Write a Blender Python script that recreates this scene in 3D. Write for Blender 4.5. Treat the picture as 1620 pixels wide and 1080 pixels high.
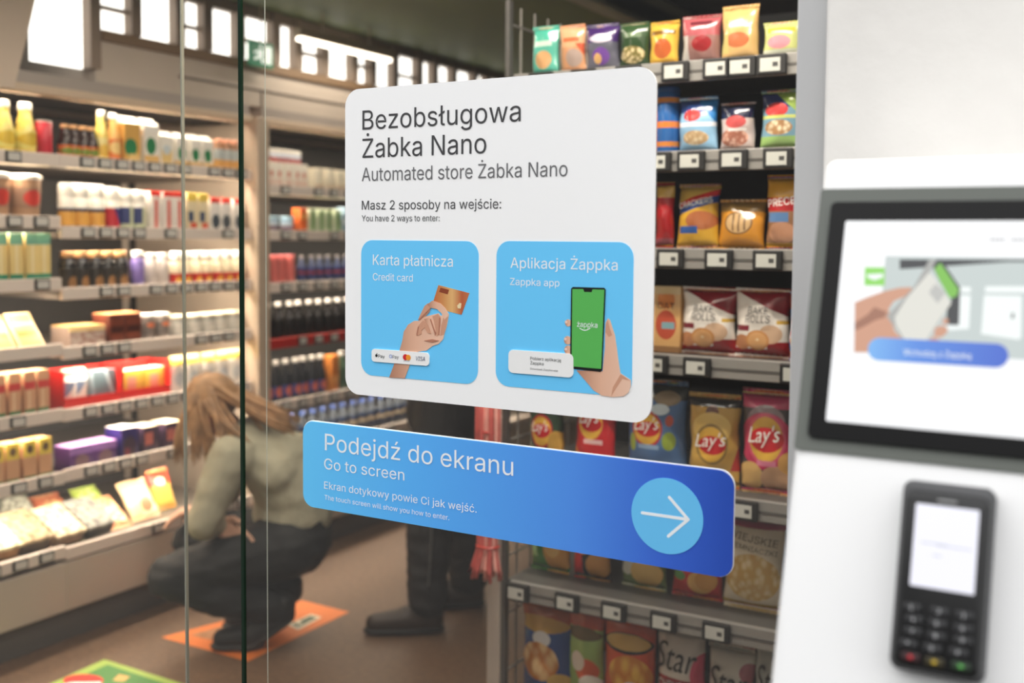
import bpy, bmesh, math, random
from mathutils import Vector, Matrix, noise
R_ = random.Random(7)
sc = bpy.context.scene
for o in list(bpy.data.objects): bpy.data.objects.remove(o)
col = sc.collection
PI = math.pi
def srgb(c):
    return tuple(((v/255)/12.92 if v/255 <= .04045 else ((v/255+.055)/1.055)**2.4) for v in c) + (1,)
# ------------------------------------------------------------------ camera
FPX, PX, PY = 1689., 810., 467.
yaw, pit, rol = math.radians(30), math.radians(3.1), math.radians(.45)
FW = Vector((-math.sin(yaw)*math.cos(pit), math.cos(yaw)*math.cos(pit), -math.sin(pit)))
RT0 = Vector((math.cos(yaw), math.sin(yaw), 0)); UP0 = RT0.cross(FW)
RT = RT0*math.cos(rol)+UP0*math.sin(rol); UP = UP0*math.cos(rol)-RT0*math.sin(rol)
CAM = Vector((0, -1.4, 1.45))
cd = bpy.data.cameras.new('camera'); cam = bpy.data.objects.new('camera', cd); col.objects.link(cam)
cd.sensor_width = 36; cd.lens = FPX/1620*36; cd.shift_y = (PY-540)/1620; cd.clip_start = .02
m = Matrix.Identity(4)
for i in range(3): m[i][0], m[i][1], m[i][2], m[i][3] = RT[i], UP[i], -FW[i], CAM[i]
cam.matrix_world = m
cd.dof.use_dof = True; cd.dof.focus_distance = 1.72; cd.dof.aperture_fstop = 2.6; cd.dof.aperture_blades = 0
sc.camera = cam
# ------------------------------------------------------------------ world, exposure
w = bpy.data.worlds.new('daylight'); sc.world = w; w.use_nodes = True
bg = w.node_tree.nodes['Background']; bg.inputs[0].default_value = (1, 1, 1.0, 1); bg.inputs[1].default_value = 2.5
vs = sc.view_settings; vs.view_transform = 'Standard'; vs.look = 'None'; vs.gamma = 1; vs.use_curve_mapping = False; vs.exposure = 0.0
sc.cycles.use_denoising = True
sc.cycles.max_bounces = 8; sc.cycles.transparent_max_bounces = 12
# lamps: (name, location, size x, size y, watts, colour, rotation)
WARM = (1.0, .85, .68)
def area(name, loc, sx, sy, watts, colr, rot, parent=None):
    l = bpy.data.lights.new(name, 'AREA'); l.shape = 'RECTANGLE'; l.size = sx; l.size_y = sy; l.energy = watts; l.color = colr
    o = bpy.data.objects.new(name, l); col.objects.link(o); o.location = loc; o.rotation_euler = rot
    return o
CEIL_LAMP = 30      # watts of each ceiling light line
AISLE_FILL = 20     # watts of the added fill light over the aisle, out of view
RACK_FILL = 30      # watts of the added fill light in front of the rack, out of view
COOLER_LED = 12.0    # watts of each shelf light
# ------------------------------------------------------------------ pixel measuring helpers (frame 1620 x 1080) onto real planes
def ray(px, py): return FW + RT*((px-PX)/FPX) - UP*((py-PY)/FPX)
def on(ax, v, px, py):
    d = ray(px, py); return CAM + d*((v-CAM[ax])/d[ax])
def on_plane(P0, N, px, py):
    d = ray(px, py); return CAM + d*((P0-CAM).dot(N)/d.dot(N))
# ------------------------------------------------------------------ materials
MATS = {}
def mat(name, c, rough=.5, metal=0, spec=.5, emit=0, coat=0, bump=0, bscale=60, var=0, vscale=8, trans=0, lit=0):
    if name in MATS: return MATS[name]
    M = bpy.data.materials.new(name); M.use_nodes = True; nt = M.node_tree; b = nt.nodes['Principled BSDF']
    C4 = srgb(c); b.inputs['Base Color'].default_value = C4; b.inputs['Roughness'].default_value = rough
    b.inputs['Metallic'].default_value = metal; b.inputs['Specular IOR Level'].default_value = spec
    b.inputs['Coat Weight'].default_value = coat
    if trans: b.inputs['Transmission Weight'].default_value = trans
    if emit:
        b.inputs['Emission Color'].default_value = C4; b.inputs['Emission Strength'].default_value = emit
    if lit:      # pixels of a screen: dark when off, so only their own light counts
        b.inputs['Base Color'].default_value = (.01, .01, .01, 1); b.inputs['Emission Color'].default_value = C4; b.inputs['Emission Strength'].default_value = lit
    if var or bump:
        tc = nt.nodes.new('ShaderNodeTexCoord')
    if var:
        n = nt.nodes.new('ShaderNodeTexNoise'); n.inputs['Scale'].default_value = vscale; n.inputs['Detail'].default_value = 6
        nt.links.new(tc.outputs['Object'], n.inputs['Vector'])
        r = nt.nodes.new('ShaderNodeValToRGB'); r.color_ramp.elements[0].position = .3; r.color_ramp.elements[1].position = .7
        r.color_ramp.elements[0].color = tuple(v*(1-var) for v in C4[:3])+(1,); r.color_ramp.elements[1].color = tuple(min(1, v*(1+var)) for v in C4[:3])+(1,)
        nt.links.new(n.outputs['Fac'], r.inputs[0]); nt.links.new(r.outputs[0], b.inputs['Base Color'])
    if bump:
        n2 = nt.nodes.new('ShaderNodeTexNoise'); n2.inputs['Scale'].default_value = bscale; n2.inputs['Detail'].default_value = 4
        nt.links.new(tc.outputs['Object'], n2.inputs['Vector'])
        bp = nt.nodes.new('ShaderNodeBump'); bp.inputs['Strength'].default_value = bump; bp.inputs['Distance'].default_value = .01
        nt.links.new(n2.outputs['Fac'], bp.inputs['Height']); nt.links.new(bp.outputs[0], b.inputs['Normal'])
    MATS[name] = M; return M
def art(name, base, layers, rough=.35, spec=.5, coat=0):
    """printed artwork over the object's own bounding box: u = across, v = up"""
    if name in MATS: return MATS[name]
    M = bpy.data.materials.new(name); M.use_nodes = True; nt = M.node_tree; b = nt.nodes['Principled BSDF']
    b.inputs['Roughness'].default_value = rough; b.inputs['Specular IOR Level'].default_value = spec; b.inputs['Coat Weight'].default_value = coat
    tc = nt.nodes.new('ShaderNodeTexCoord'); sp = nt.nodes.new('ShaderNodeSeparateXYZ'); nt.links.new(tc.outputs['Generated'], sp.inputs[0])
    U, V = sp.outputs['X'], sp.outputs['Z']
    def mt(op, a, b_=None, c=None):
        n = nt.nodes.new('ShaderNodeMath'); n.operation = op
        for i, q in enumerate((a, b_, c)):
            if q is None: continue
            if isinstance(q, (int, float)): n.inputs[i].default_value = q
            else: nt.links.new(q, n.inputs[i])
        return n.outputs[0]
    cur = None; basec = srgb(base)
    for L in layers:
        k = L[0]; colr = L[-1]; csock = None
        if k == 'ell':
            _, cx, cz, rx, rz, _c = L
            dx = mt('DIVIDE', mt('SUBTRACT', U, cx), rx); dz = mt('DIVIDE', mt('SUBTRACT', V, cz), rz)
            msk = mt('LESS_THAN', mt('ADD', mt('MULTIPLY', dx, dx), mt('MULTIPLY', dz, dz)), 1)
        elif k == 'rect':
            _, x0, x1, z0, z1, _c = L
            msk = mt('MULTIPLY', mt('MULTIPLY', mt('GREATER_THAN', U, x0), mt('LESS_THAN', U, x1)), mt('MULTIPLY', mt('GREATER_THAN', V, z0), mt('LESS_THAN', V, z1)))
        elif k == 'diag':     # a*u + b*v > c
            _, a, bb, c, _c = L
            msk = mt('GREATER_THAN', mt('ADD', mt('MULTIPLY', U, a), mt('MULTIPLY', V, bb)), c)
        elif k == 'food':     # pile of printed crisps inside an ellipse, two colours
            _, cx, cz, rx, rz, scale, c1, c2 = L
            dx = mt('DIVIDE', mt('SUBTRACT', U, cx), rx); dz = mt('DIVIDE', mt('SUBTRACT', V, cz), rz)
            msk = mt('LESS_THAN', mt('ADD', mt('MULTIPLY', dx, dx), mt('MULTIPLY', dz, dz)), 1)
            vo = nt.nodes.new('ShaderNodeTexVoronoi'); vo.inputs['Scale'].default_value = scale
            nt.links.new(tc.outputs['Generated'], vo.inputs['Vector'])
            rp = nt.nodes.new('ShaderNodeValToRGB'); rp.color_ramp.elements[0].color = srgb(c1); rp.color_ramp.elements[1].color = srgb(c2)
            rp.color_ramp.elements[0].position = .25; rp.color_ramp.elements[1].position = .62
            nt.links.new(vo.outputs['Distance'], rp.inputs[0]); csock = rp.outputs[0]
        mx = nt.nodes.new('ShaderNodeMix'); mx.data_type = 'RGBA'
        nt.links.new(msk, mx.inputs[0])
        if cur is None: mx.inputs[6].default_value = basec
        else: nt.links.new(cur, mx.inputs[6])
        if csock: nt.links.new(csock, mx.inputs[7])
        else: mx.inputs[7].default_value = srgb(colr)
        cur = mx.outputs[2]
    if cur is None: b.inputs['Base Color'].default_value = basec
    else: nt.links.new(cur, b.inputs['Base Color'])
    MATS[name] = M; return M
def ramp_mat(name, stops, axis='X', rough=.4, emit=0):
    M = bpy.data.materials.new(name); M.use_nodes = True; nt = M.node_tree; b = nt.nodes['Principled BSDF']; b.inputs['Roughness'].default_value = rough
    tc = nt.nodes.new('ShaderNodeTexCoord'); sp = nt.nodes.new('ShaderNodeSeparateXYZ'); nt.links.new(tc.outputs['Generated'], sp.inputs[0])
    r = nt.nodes.new('ShaderNodeValToRGB'); e = r.color_ramp.elements
    while len(e) < len(stops): e.new(.5)
    for q, (p, c) in zip(e, stops): q.position = p; q.color = srgb(c)
    nt.links.new(sp.outputs[axis], r.inputs[0]); nt.links.new(r.outputs[0], b.inputs['Base Color'])
    if emit:
        nt.links.new(r.outputs[0], b.inputs['Emission Color']); b.inputs['Emission Strength'].default_value = emit; nt.links.remove(b.inputs['Base Color'].links[0]); b.inputs['Base Color'].default_value = (.01, .01, .01, 1)
    MATS[name] = M; return M
def glass_mat(name, tint=(1, 1, 1), refl=.05):
    M = bpy.data.materials.new(name); M.use_nodes = True; nt = M.node_tree; nt.nodes.clear()
    out = nt.nodes.new('ShaderNodeOutputMaterial'); mx = nt.nodes.new('ShaderNodeMixShader'); tr = nt.nodes.new('ShaderNodeBsdfTransparent')
    gl = nt.nodes.new('ShaderNodeBsdfGlossy'); fr = nt.nodes.new('ShaderNodeFresnel'); fr.inputs[0].default_value = 2.5
    tr.inputs[0].default_value = tint+(1,); gl.inputs['Roughness'].default_value = 0.0
    nt.links.new(fr.outputs[0], mx.inputs[0]); nt.links.new(tr.outputs[0], mx.inputs[1]); nt.links.new(gl.outputs[0], mx.inputs[2])
    nt.links.new(mx.outputs[0], out.inputs[0]); MATS[name] = M; return M
# ------------------------------------------------------------------ mesh helpers
OFF = {}     # world offset of a thing's origin
def root(name, loc=(0, 0, 0), label=None, cat=None, group=None, rz=0):
    o = bpy.data.objects.new(name, None); o.empty_display_size = .05; col.objects.link(o); o.location = loc; o.rotation_euler[2] = rz
    OFF[o] = Vector(loc); tag(o, label, cat, group); return o
def tag(o, label=None, cat=None, group=None, kind=None):
    if label: o['label'] = label
    if cat: o['category'] = cat
    if group: o['group'] = group
    if kind: o['kind'] = kind
    return o
def kids(o): return [c for c in bpy.data.objects if c.parent == o]
class MB:
    def __init__(s): s.bm = bmesh.new()
    def box(s, x0, x1, y0, y1, z0, z1, bev=0, seg=2):
        r = bmesh.ops.create_cube(s.bm, size=1); v = r['verts']
        for q in v: q.co = Vector(((x0+x1)/2+q.co.x*(x1-x0), (y0+y1)/2+q.co.y*(y1-y0), (z0+z1)/2+q.co.z*(z1-z0)))
        if bev:
            es = list({e for q in v for e in q.link_edges})
            bmesh.ops.bevel(s.bm, geom=es, offset=bev, segments=seg, affect='EDGES', profile=.5)
        return s
    def lathe(s, prof, n=20, c=(0, 0, 0), sx=1, sy=1):
        rings = []
        for r, z in prof:
            rings.append([s.bm.verts.new((c[0]+sx*r*math.cos(2*PI*k/n), c[1]+sy*r*math.sin(2*PI*k/n), c[2]+z)) for k in range(n)] if r > 1e-6 else [s.bm.verts.new((c[0], c[1], c[2]+z))])
        for a, b in zip(rings, rings[1:]):
            for k in range(n):
                k2 = (k+1) % n
                if len(a) == 1 and len(b) == 1: continue
                if len(a) == 1: s.bm.faces.new((a[0], b[k2], b[k]))
                elif len(b) == 1: s.bm.faces.new((a[k], a[k2], b[0]))
                else: s.bm.faces.new((a[k], a[k2], b[k2], b[k]))
        return s
    def tube(s, pts, r, n=8, flat=1.0, side=None):
        pts = [Vector(p) for p in pts]; rr = r if isinstance(r, (list, tuple)) else [r]*len(pts); rings = []
        for i, p in enumerate(pts):
            t = (pts[min(i+1, len(pts)-1)]-pts[max(i-1, 0)]).normalized()
            a = Vector(side) if side is not None else (Vector((0, 0, 1)) if abs(t.z) < .9 else Vector((1, 0, 0)))
            u = (a - t*a.dot(t)).normalized(); v = t.cross(u)
            rings.append([s.bm.verts.new(p+u*(rr[i]*math.cos(2*PI*k/n))+v*(rr[i]*flat*math.sin(2*PI*k/n))) for k in range(n)])
        for a, b in zip(rings, rings[1:]):
            for k in range(n): s.bm.faces.new((a[k], a[(k+1) % n], b[(k+1) % n], b[k]))
        s.bm.faces.new(rings[0][::-1]); s.bm.faces.new(rings[-1]); return s
    def ball(s, c, rx, ry=None, rz=None, rot=None, n=16):
        ry = ry or rx; rz = rz or rx
        r = bmesh.ops.create_uvsphere(s.bm, u_segments=n, v_segments=max(8, n*2//3), radius=1)
        Mx = Matrix.Translation(Vector(c)) @ (rot.to_4x4() if rot else Matrix.Identity(4)) @ Matrix.Diagonal((rx, ry, rz, 1))
        bmesh.ops.transform(s.bm, matrix=Mx, verts=r['verts']); return s
    def prism(s, poly, d):
        """poly = world points of a flat outline; d = extrusion vector"""
        a = [s.bm.verts.new(Vector(p)) for p in poly]; b = [s.bm.verts.new(Vector(p)+Vector(d)) for p in poly]; n = len(a)
        s.bm.faces.new(a); s.bm.faces.new(b[::-1])
        for k in range(n): s.bm.faces.new((a[k], b[k], b[(k+1) % n], a[(k+1) % n]))
        return s
    def build(s, name, M, parent=None, smooth=False, sub=0):
        bmesh.ops.recalc_face_normals(s.bm, faces=s.bm.faces)
        me = bpy.data.meshes.new(name); s.bm.to_mesh(me); s.bm.free()
        return link(name, me, M, parent, smooth)
def link(name, me, M, parent=None, smooth=False, local=False):
    o = bpy.data.objects.new(name, me); col.objects.link(o)
    if M: me.materials.clear(); me.materials.append(M)
    if parent:
        o.parent = parent; off = OFF.get(parent, Vector()); OFF[o] = off
        if off.length > 0 and not local: me.transform(Matrix.Translation(-off))
    if smooth:
        for p in me.polygons: p.use_smooth = True
    return o
def smooth_angle(o, deg=40):
    me = o.data
    for p in me.polygons: p.use_smooth = True
    me.set_sharp_from_angle(angle=math.radians(deg))
    return o
def apply_mods(o):
    dg = bpy.context.evaluated_depsgraph_get(); me = bpy.data.meshes.new_from_object(o.evaluated_get(dg)); o.modifiers.clear(); o.data = me
def copy_tree(o, parent=None):
    c = o.copy(); col.objects.link(c); c.parent = parent
    for ch in CH.get(o.name, None) or kids(o): copy_tree(ch, c)
    return c
CH = {}
def rrect(x0, x1, z0, z1, r, n=8):
    pts = []
    for cx, cz, a0 in ((x1-r, z1-r, 0), (x0+r, z1-r, 90), (x0+r, z0+r, 180), (x1-r, z0+r, 270)):
        for k in range(n+1):
            a = math.radians(a0+90*k/n); pts.append((cx+r*math.cos(a), cz+r*math.sin(a)))
    return pts
_fm = {}
try: SANS = bpy.data.fonts.load(bpy.utils.system_resource('DATAFILES', path='fonts')+'/Inter.woff2')   # the sans serif that ships inside Blender
except Exception: SANS = None
from mathutils.geometry import delaunay_2d_cdt
def glyphs(body, bold=0, shear=0, ext=0, spacing=1.0, sans=True):
    """lettering as a clean flat mesh (non-zero winding union of the outlines)"""
    cu = bpy.data.curves.new('t', 'FONT'); cu.body = body; cu.size = 1; cu.shear = shear; cu.space_character = spacing; cu.resolution_u = 3; cu.offset = bold
    if SANS and sans: cu.font = SANS
    cu.fill_mode = 'NONE'
    o = bpy.data.objects.new('t', cu); col.objects.link(o)
    dg = bpy.context.evaluated_depsgraph_get(); dg.update(); me = bpy.data.meshes.new_from_object(o.evaluated_get(dg))
    bpy.data.objects.remove(o); bpy.data.curves.remove(cu)
    nb = {}
    for e in me.edges:
        a, b = e.vertices; nb.setdefault(a, []).append(b); nb.setdefault(b, []).append(a)
    seen = set(); loops = []
    for i in range(len(me.vertices)):
        if i in seen or i not in nb: continue
        lp = [i]; seen.add(i); nx = (i+1) if (i+1) in nb[i] else nb[i][0]
        while nx not in seen:
            lp.append(nx); seen.add(nx); c = [q for q in nb[nx] if q not in seen]
            if not c: break
            nx = c[0]
        if len(lp) > 2: loops.append([me.vertices[q].co.xy.copy() for q in lp])
    bpy.data.meshes.remove(me)
    # one letter group at a time keeps the triangulation small
    vs, fs = [], []
    boxes = [(min(p.x for p in l), max(p.x for p in l), l) for l in loops]; boxes.sort(key=lambda q: q[0])
    grp, cur, mx = [], [], -1e9
    for x0, x1, l in boxes:
        if x0 > mx and cur: grp.append(cur); cur = []
        cur.append(l); mx = max(mx, x1)
    if cur: grp.append(cur)
    for g in grp:
        pts, faces, sign = [], [], []
        for l in g:
            ar = sum(p.x*q.y-q.x*p.y for p, q in zip(l, l[1:]+l[:1]))
            if abs(ar) < 1e-7: continue
            l2 = l if ar > 0 else l[::-1]; faces.append(list(range(len(pts), len(pts)+len(l2)))); pts += l2; sign.append(1 if ar > 0 else -1)
        if not faces: continue
        ov, oe, of, _a, _b, forig = delaunay_2d_cdt(pts, [], faces, 0, 1e-6)
        base = len(vs); vs += [(p.x, p.y, 0) for p in ov]
        for f, og in zip(of, forig):
            if og and sum(sign[q] for q in set(og)) != 0: fs.append([base+q for q in f])
    m2 = bpy.data.meshes.new('t'); m2.from_pydata(vs, [], fs); return m2
def capH():
    if 'c' not in _fm:
        me = glyphs('H'); _fm['c'] = max(v.co.y for v in me.vertices); bpy.data.meshes.remove(me)
    return _fm['c']
def text(name, body, O, ux, uz, width, cap, M, parent, bold=0, shear=0, spacing=1.0, lift=None, sans=True):
    """lettering in the plane O + ux*x + uz*y, stretched to width and cap height; lift(x, y) = offset along the normal"""
    me = glyphs(body, bold, shear, 0, spacing, sans); xs = [v.co.x for v in me.vertices]; x0 = min(xs); sx = width/(max(xs)-x0); sz = cap/capH()
    O, ux, uz = Vector(O), Vector(ux), Vector(uz); nrm = ux.cross(uz)
    for v in me.vertices:
        x, y = (v.co.x-x0)*sx, v.co.y*sz
        v.co = O+ux*x+uz*y+nrm*(lift(x, y) if lift else 0)
    return link(name, me, M, parent)
# ================================================================== THE SETTING
white = mat('white_gloss', (243, 243, 242), .35)
def struct(name, mb, M, smooth=False):
    o = mb.build(name, M, None, smooth); return tag(o, kind='structure')
flo = mat('terrazzo', (98, 76, 58), .5, var=.2, vscale=45, bump=.05, bscale=200)
struct('floor', MB().box(-4.2, 3.2, -.05, 6.2, -.1, 0), flo)
struct('floor', MB().box(-34, 14, -8.5, -.05, -.12, 0), mat('street_paving', (66, 64, 62), .85, var=.1, vscale=6))
olive = mat('olive_ceiling', (88, 100, 48), .6, var=.15, vscale=2)
black = mat('black_ceiling', (22, 22, 22), .8)
struct('ceiling', MB().box(-4.2, -1.9, .02, 6.2, 2.42, 2.5), olive)
struct('ceiling', MB().box(-1.9, 3.2, .02, 6.2, 2.55, 2.63), black)
struct('trim_2', MB().box(-1.98, -1.9, .02, 6.2, 2.40, 2.55), mat('beam_grey', (150, 150, 128), .6))
bulk = mat('bulkhead', (196, 182, 168), .55, var=.05, vscale=3)
struct('wall_left', MB().box(-4.2, -4.1, -.05, 6.2, 0, 2.5), bulk)
mb = MB().box(-4.1, -3.25, 1.215, 6.1, 2.0, 2.185)          # bulkhead over the coolers, under the mirrored windows
struct('wall_left', mb, bulk)
struct('wall_back', MB().box(-4.2, 3.2, 6.1, 6.2, 0, 2.63), mat('back_wall', (120, 120, 105), .7))
struct('wall_right', MB().box(3.1, 3.2, -.05, 6.2, 0, 2.63), mat('side_wall', (90, 88, 84), .7))
struct('wall_front', MB().box(-4.2, 3.2, -.05, .02, 2.42, 3.4), mat('front_header', (190, 190, 188), .6))
plaster = mat('plaster', (230, 227, 222), .85, var=.04, vscale=9, bump=.12, bscale=35)
struct('wall_front', MB().box(-.339, 3.2, -.03, .12, 0, 2.42, .004), plaster)
alu = mat('aluminium', (196, 196, 196), .45, .3)
struct('trim_1', MB().box(-.378, -.339, -.02, .06, 0, 2.42, .002), alu)
# street side, seen only as faint reflections in the panes
struct('wall_opposite', MB().box(-34, 14, -8.6, -8.5, -.1, 5.2), mat('opposite_facade', (44, 43, 42), .7))
# glass storefront: three panes, each with its polished edge
gl = glass_mat('storefront_glass', (.985, .995, .985))
edge_dark = mat('glass_edge_green', (22, 42, 30), .15); edge_light = mat('glass_edge_pale', (165, 165, 150), .2)
def pane(name, x0, x1, y, edges):
    mb = MB(); vs_ = [mb.bm.verts.new((x, y, z)) for x, z in ((x0, .0), (x1, .0), (x1, 2.42), (x0, 2.42))]; mb.bm.faces.new(vs_)
    g = mb.build(name, gl); tag(g, kind='structure')
    for ex, wd, M in edges: MB().box(ex, ex+wd, y-(.0005 if wd < .0015 else .003), y+(.0005 if wd < .0015 else .003), .0, 2.42).build('polished_edge', M, g)
pane('window_1', -3.9, -1.519, .012, [(-1.521, .0035, edge_light)])
pane('window_2', -1.518, -1.366, .006, [(-1.3668, .0016, mat('glass_edge_highlight', (200, 205, 198), .2))])  # pale strip paints the highlight left of the green edge
pane('window_3', -1.357, -.378, .0, [(-1.3655, .0066, edge_dark), (-1.3055, .0011, mat('edge_line_pale', (176, 178, 164), .3))])  # last strip is a thin pale line right of the dark edge
# bright windows mirrored in the storefront glass, built as glowing panes over the coolers
mirrored_glow = mat('mirrored_pane', (255, 252, 246), .4, emit=2.4)
mull = mat('mullion_brown', (140, 122, 106), .6)
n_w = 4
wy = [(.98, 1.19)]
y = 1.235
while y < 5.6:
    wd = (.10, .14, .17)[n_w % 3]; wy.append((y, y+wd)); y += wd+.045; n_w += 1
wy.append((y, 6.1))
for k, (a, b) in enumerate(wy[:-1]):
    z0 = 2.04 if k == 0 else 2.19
    g = struct('window_%d' % (k+4), MB().box(-3.30, -3.29, a, b, z0+.004, 2.415), mirrored_glow)
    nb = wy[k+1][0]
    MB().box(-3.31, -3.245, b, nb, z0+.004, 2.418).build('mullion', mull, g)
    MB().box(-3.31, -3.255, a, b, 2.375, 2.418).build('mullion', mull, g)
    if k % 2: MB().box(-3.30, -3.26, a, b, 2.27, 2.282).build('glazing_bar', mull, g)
MBs = MB().box(-3.29, -3.235, 1.235, 6.05, 2.150, 2.188); struct('trim_3', MBs, mat('sill_brown', (128, 102, 74), .6))
jm = mat('joint_dark', (96, 86, 78), .6)
struct('trim_4', MB().box(-3.252, -3.246, 1.6, 6.05, 2.066, 2.074), jm)
for yy in (2.06, 3.2, 4.4): struct('trim_5', MB().box(-3.252, -3.246, yy, yy+.007, 2.0, 2.066), jm)
# slanted reflection in the glass, built as a beige panel with a leaning edge
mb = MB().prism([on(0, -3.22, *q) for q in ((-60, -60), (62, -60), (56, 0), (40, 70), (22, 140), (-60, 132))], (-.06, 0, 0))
struct('reflection_panel', mb, mat('reflection_beige', (214, 196, 178), .6))

# ================================================================== SIGNS ON THE GLASS
def S(px, py, y=-.004): return on(1, y, px, py)
ink = mat('sign_ink', (58, 58, 60), .5); ink2 = mat('sign_ink_grey', (104, 104, 106), .5)
wink = mat('sign_white_ink', (244, 248, 252), .4, emit=0); sky_blue = mat('sign_sky_blue', (108, 204, 255), .4)
LAY = [0]
def flat(poly, y0, y1, name, M, parent):   # outline (x, z) on the glass, from y0 (back) to y1 (front)
    mb = MB().prism([(x, y1, z) for x, z in poly], (0, y0-y1, 0)); return mb.build(name, M, parent)
def px_poly(pts, ox, oy, s, y=-.004):      # outline measured in a zoomed crop
    return [(p.x, p.z) for p in (S(ox+x/s, oy+z/s) for x, z in pts)]
def sign_text(name, body, l, r, cap, M, parent, y, bold=0, shear=0):
    A, B = S(*l), S(*r); wd = B.x-A.x; d = (A-CAM).length*0+ (A-CAM).dot(FW)
    return text(name, body, (A.x, y, (A.z+B.z)/2), (1, 0, 0), (0, 0, 1), wd, cap*d/FPX, M, parent, bold, shear)
sg = root('info_sign', (-.852, 0, 1.19), 'large white rounded sign about the automated store, stuck on the glass', 'sign')
OFFS = OFF[sg]
flat(rrect(-1.126, -.577, 1.188, 1.690, .028), -.0005, -.004, 'panel', mat('sign_white', (250, 250, 250), .4), sg)
sign_text('heading_text', 'Bezobsługowa', (573.7, 204.9), (824, 192), 30, ink, sg, -.0046, .02)
sign_text('heading_text', 'Żabka Nano', (573.7, 249.5), (769.5, 242.5), 30, ink, sg, -.0046, .02)
sign_text('subheading_text', 'Automated store Żabka Nano', (572.7, 286.5), (898, 278.4), 21, ink2, sg, -.0046, .008)
sign_text('body_text', 'Masz 2 sposoby na wejście:', (572.7, 331.4), (793, 329.8), 14, ink, sg, -.0046, .012)
sign_text('small_text', 'You have 2 ways to enter:', (572.7, 350), (695.7, 349.4), 9.3, ink, sg, -.0046)
skin_p = ramp_mat('printed_skin', [(0, (176, 122, 96)), (.45, (226, 178, 150)), (1, (236, 196, 172))], 'X', .5)
skin_d = mat('printed_skin_shade', (178, 120, 96), .5); skin_m = mat('printed_skin_mid', (206, 152, 124), .5)
def card(x0, x1, z0, z1, label): return flat(rrect(x0, x1, z0, z1, .0225), -.004, -.0046, 'card', sky_blue, sg)
a, b_, c_, d_ = S(571.7, 480), S(757, 480), S(660, 380.5), S(660, 600)
k1 = card(a.x, b_.x, d_.z, c_.z, '')
tag(k1, 'blue card showing a hand with a payment card')
A = (550, 370, 4.152)
sign_text('card_title', 'Karta płatnicza', (590.5, 419.4), (716.9, 421.3), 16.5, wink, k1, -.0050, .008)
sign_text('card_subtitle', 'Credit card', (590.5, 443.5), (653.6, 444.7), 11.3, wink, k1, -.0050)
def pic(pts, M, name, parent, f, y): return flat(px_poly(pts, *f), -.0046, y, name, M, parent)
pic([(598, 335), (802, 388), (750, 530), (553, 480)], ramp_mat('bank_card_print', [(0, (190, 92, 52)), (.3, (206, 140, 84)), (.55, (226, 178, 116)), (.8, (186, 96, 60)), (1, (198, 120, 78))], 'X', .4), 'payment_card', k1, A, -.0050)
pic([(612, 352), (668, 366), (660, 396), (604, 380)], mat('card_print_dark', (140, 66, 40), .4), 'payment_card', k1, A, -.0052)
pic([(738, 452), (750, 456), (745, 490), (726, 488), (722, 470)], mat('card_chip', (236, 216, 170), .4), 'card_chip', k1, A, -.0053)
pic([(276, 941), (310, 850), (345, 760), (362, 700), (372, 640), (400, 595), (440, 570), (470, 570), (500, 545), (560, 530), (600, 520), (615, 540), (650, 500), (668, 530), (655, 600), (640, 650), (630, 690), (600, 722), (560, 735), (520, 765), (480, 770), (455, 775), (415, 850), (378, 947)], skin_p, 'hand', k1, A, -.0054)
pic([(465, 565), (480, 530), (510, 470), (530, 455), (546, 480), (541, 510), (517, 537), (490, 552)], skin_m, 'thumb', k1, A, -.0056)
pic([(526, 462), (560, 437), (612, 455), (647, 490), (668, 530), (640, 562), (620, 520), (590, 492), (545, 484)], skin_p, 'finger', k1, A, -.0057)
pic([(640, 520), (664, 545), (650, 610), (636, 660), (612, 668), (618, 600)], skin_m, 'finger', k1, A, -.0056)
pic([(560, 540), (598, 524), (614, 545), (612, 600), (604, 660), (588, 672), (580, 620), (572, 575)], skin_m, 'finger', k1, A, -.0058)
pic([(505, 560), (545, 545), (566, 580), (582, 640), (578, 664), (556, 640), (534, 600)], skin_p, 'finger', k1, A, -.0059)
pic([(460, 650), (470, 600), (500, 566), (522, 580), (540, 620), (553, 655), (530, 650), (510, 615), (490, 630), (488, 655), (466, 668)], skin_m, 'finger', k1, A, -.0060)
for q in ([(456, 655), (466, 610), (474, 604), (464, 660), (458, 668)], [(545, 560), (552, 556), (584, 650), (580, 668)], [(606, 548), (614, 552), (606, 664), (600, 660)], [(470, 560), (545, 486), (548, 492), (478, 564)], [(505, 700), (560, 690), (605, 700), (560, 712)]):
    pic(q, skin_d, 'finger_crease', k1, A, -.0062)
def strip(pts, parent, r=.006):
    p = px_poly(pts, *pts_f); xs = [q[0] for q in p]; zs = [q[1] for q in p]
    return flat(rrect(min(xs), max(xs), sorted(zs)[0]*.5+sorted(zs)[1]*.5, sorted(zs)[-1]*.5+sorted(zs)[-2]*.5, r), -.0046, -.0066, 'label_strip', white, parent)
pts_f = A
ps = strip([(163, 752), (540, 780), (540, 867), (163, 835)], k1)
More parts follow.
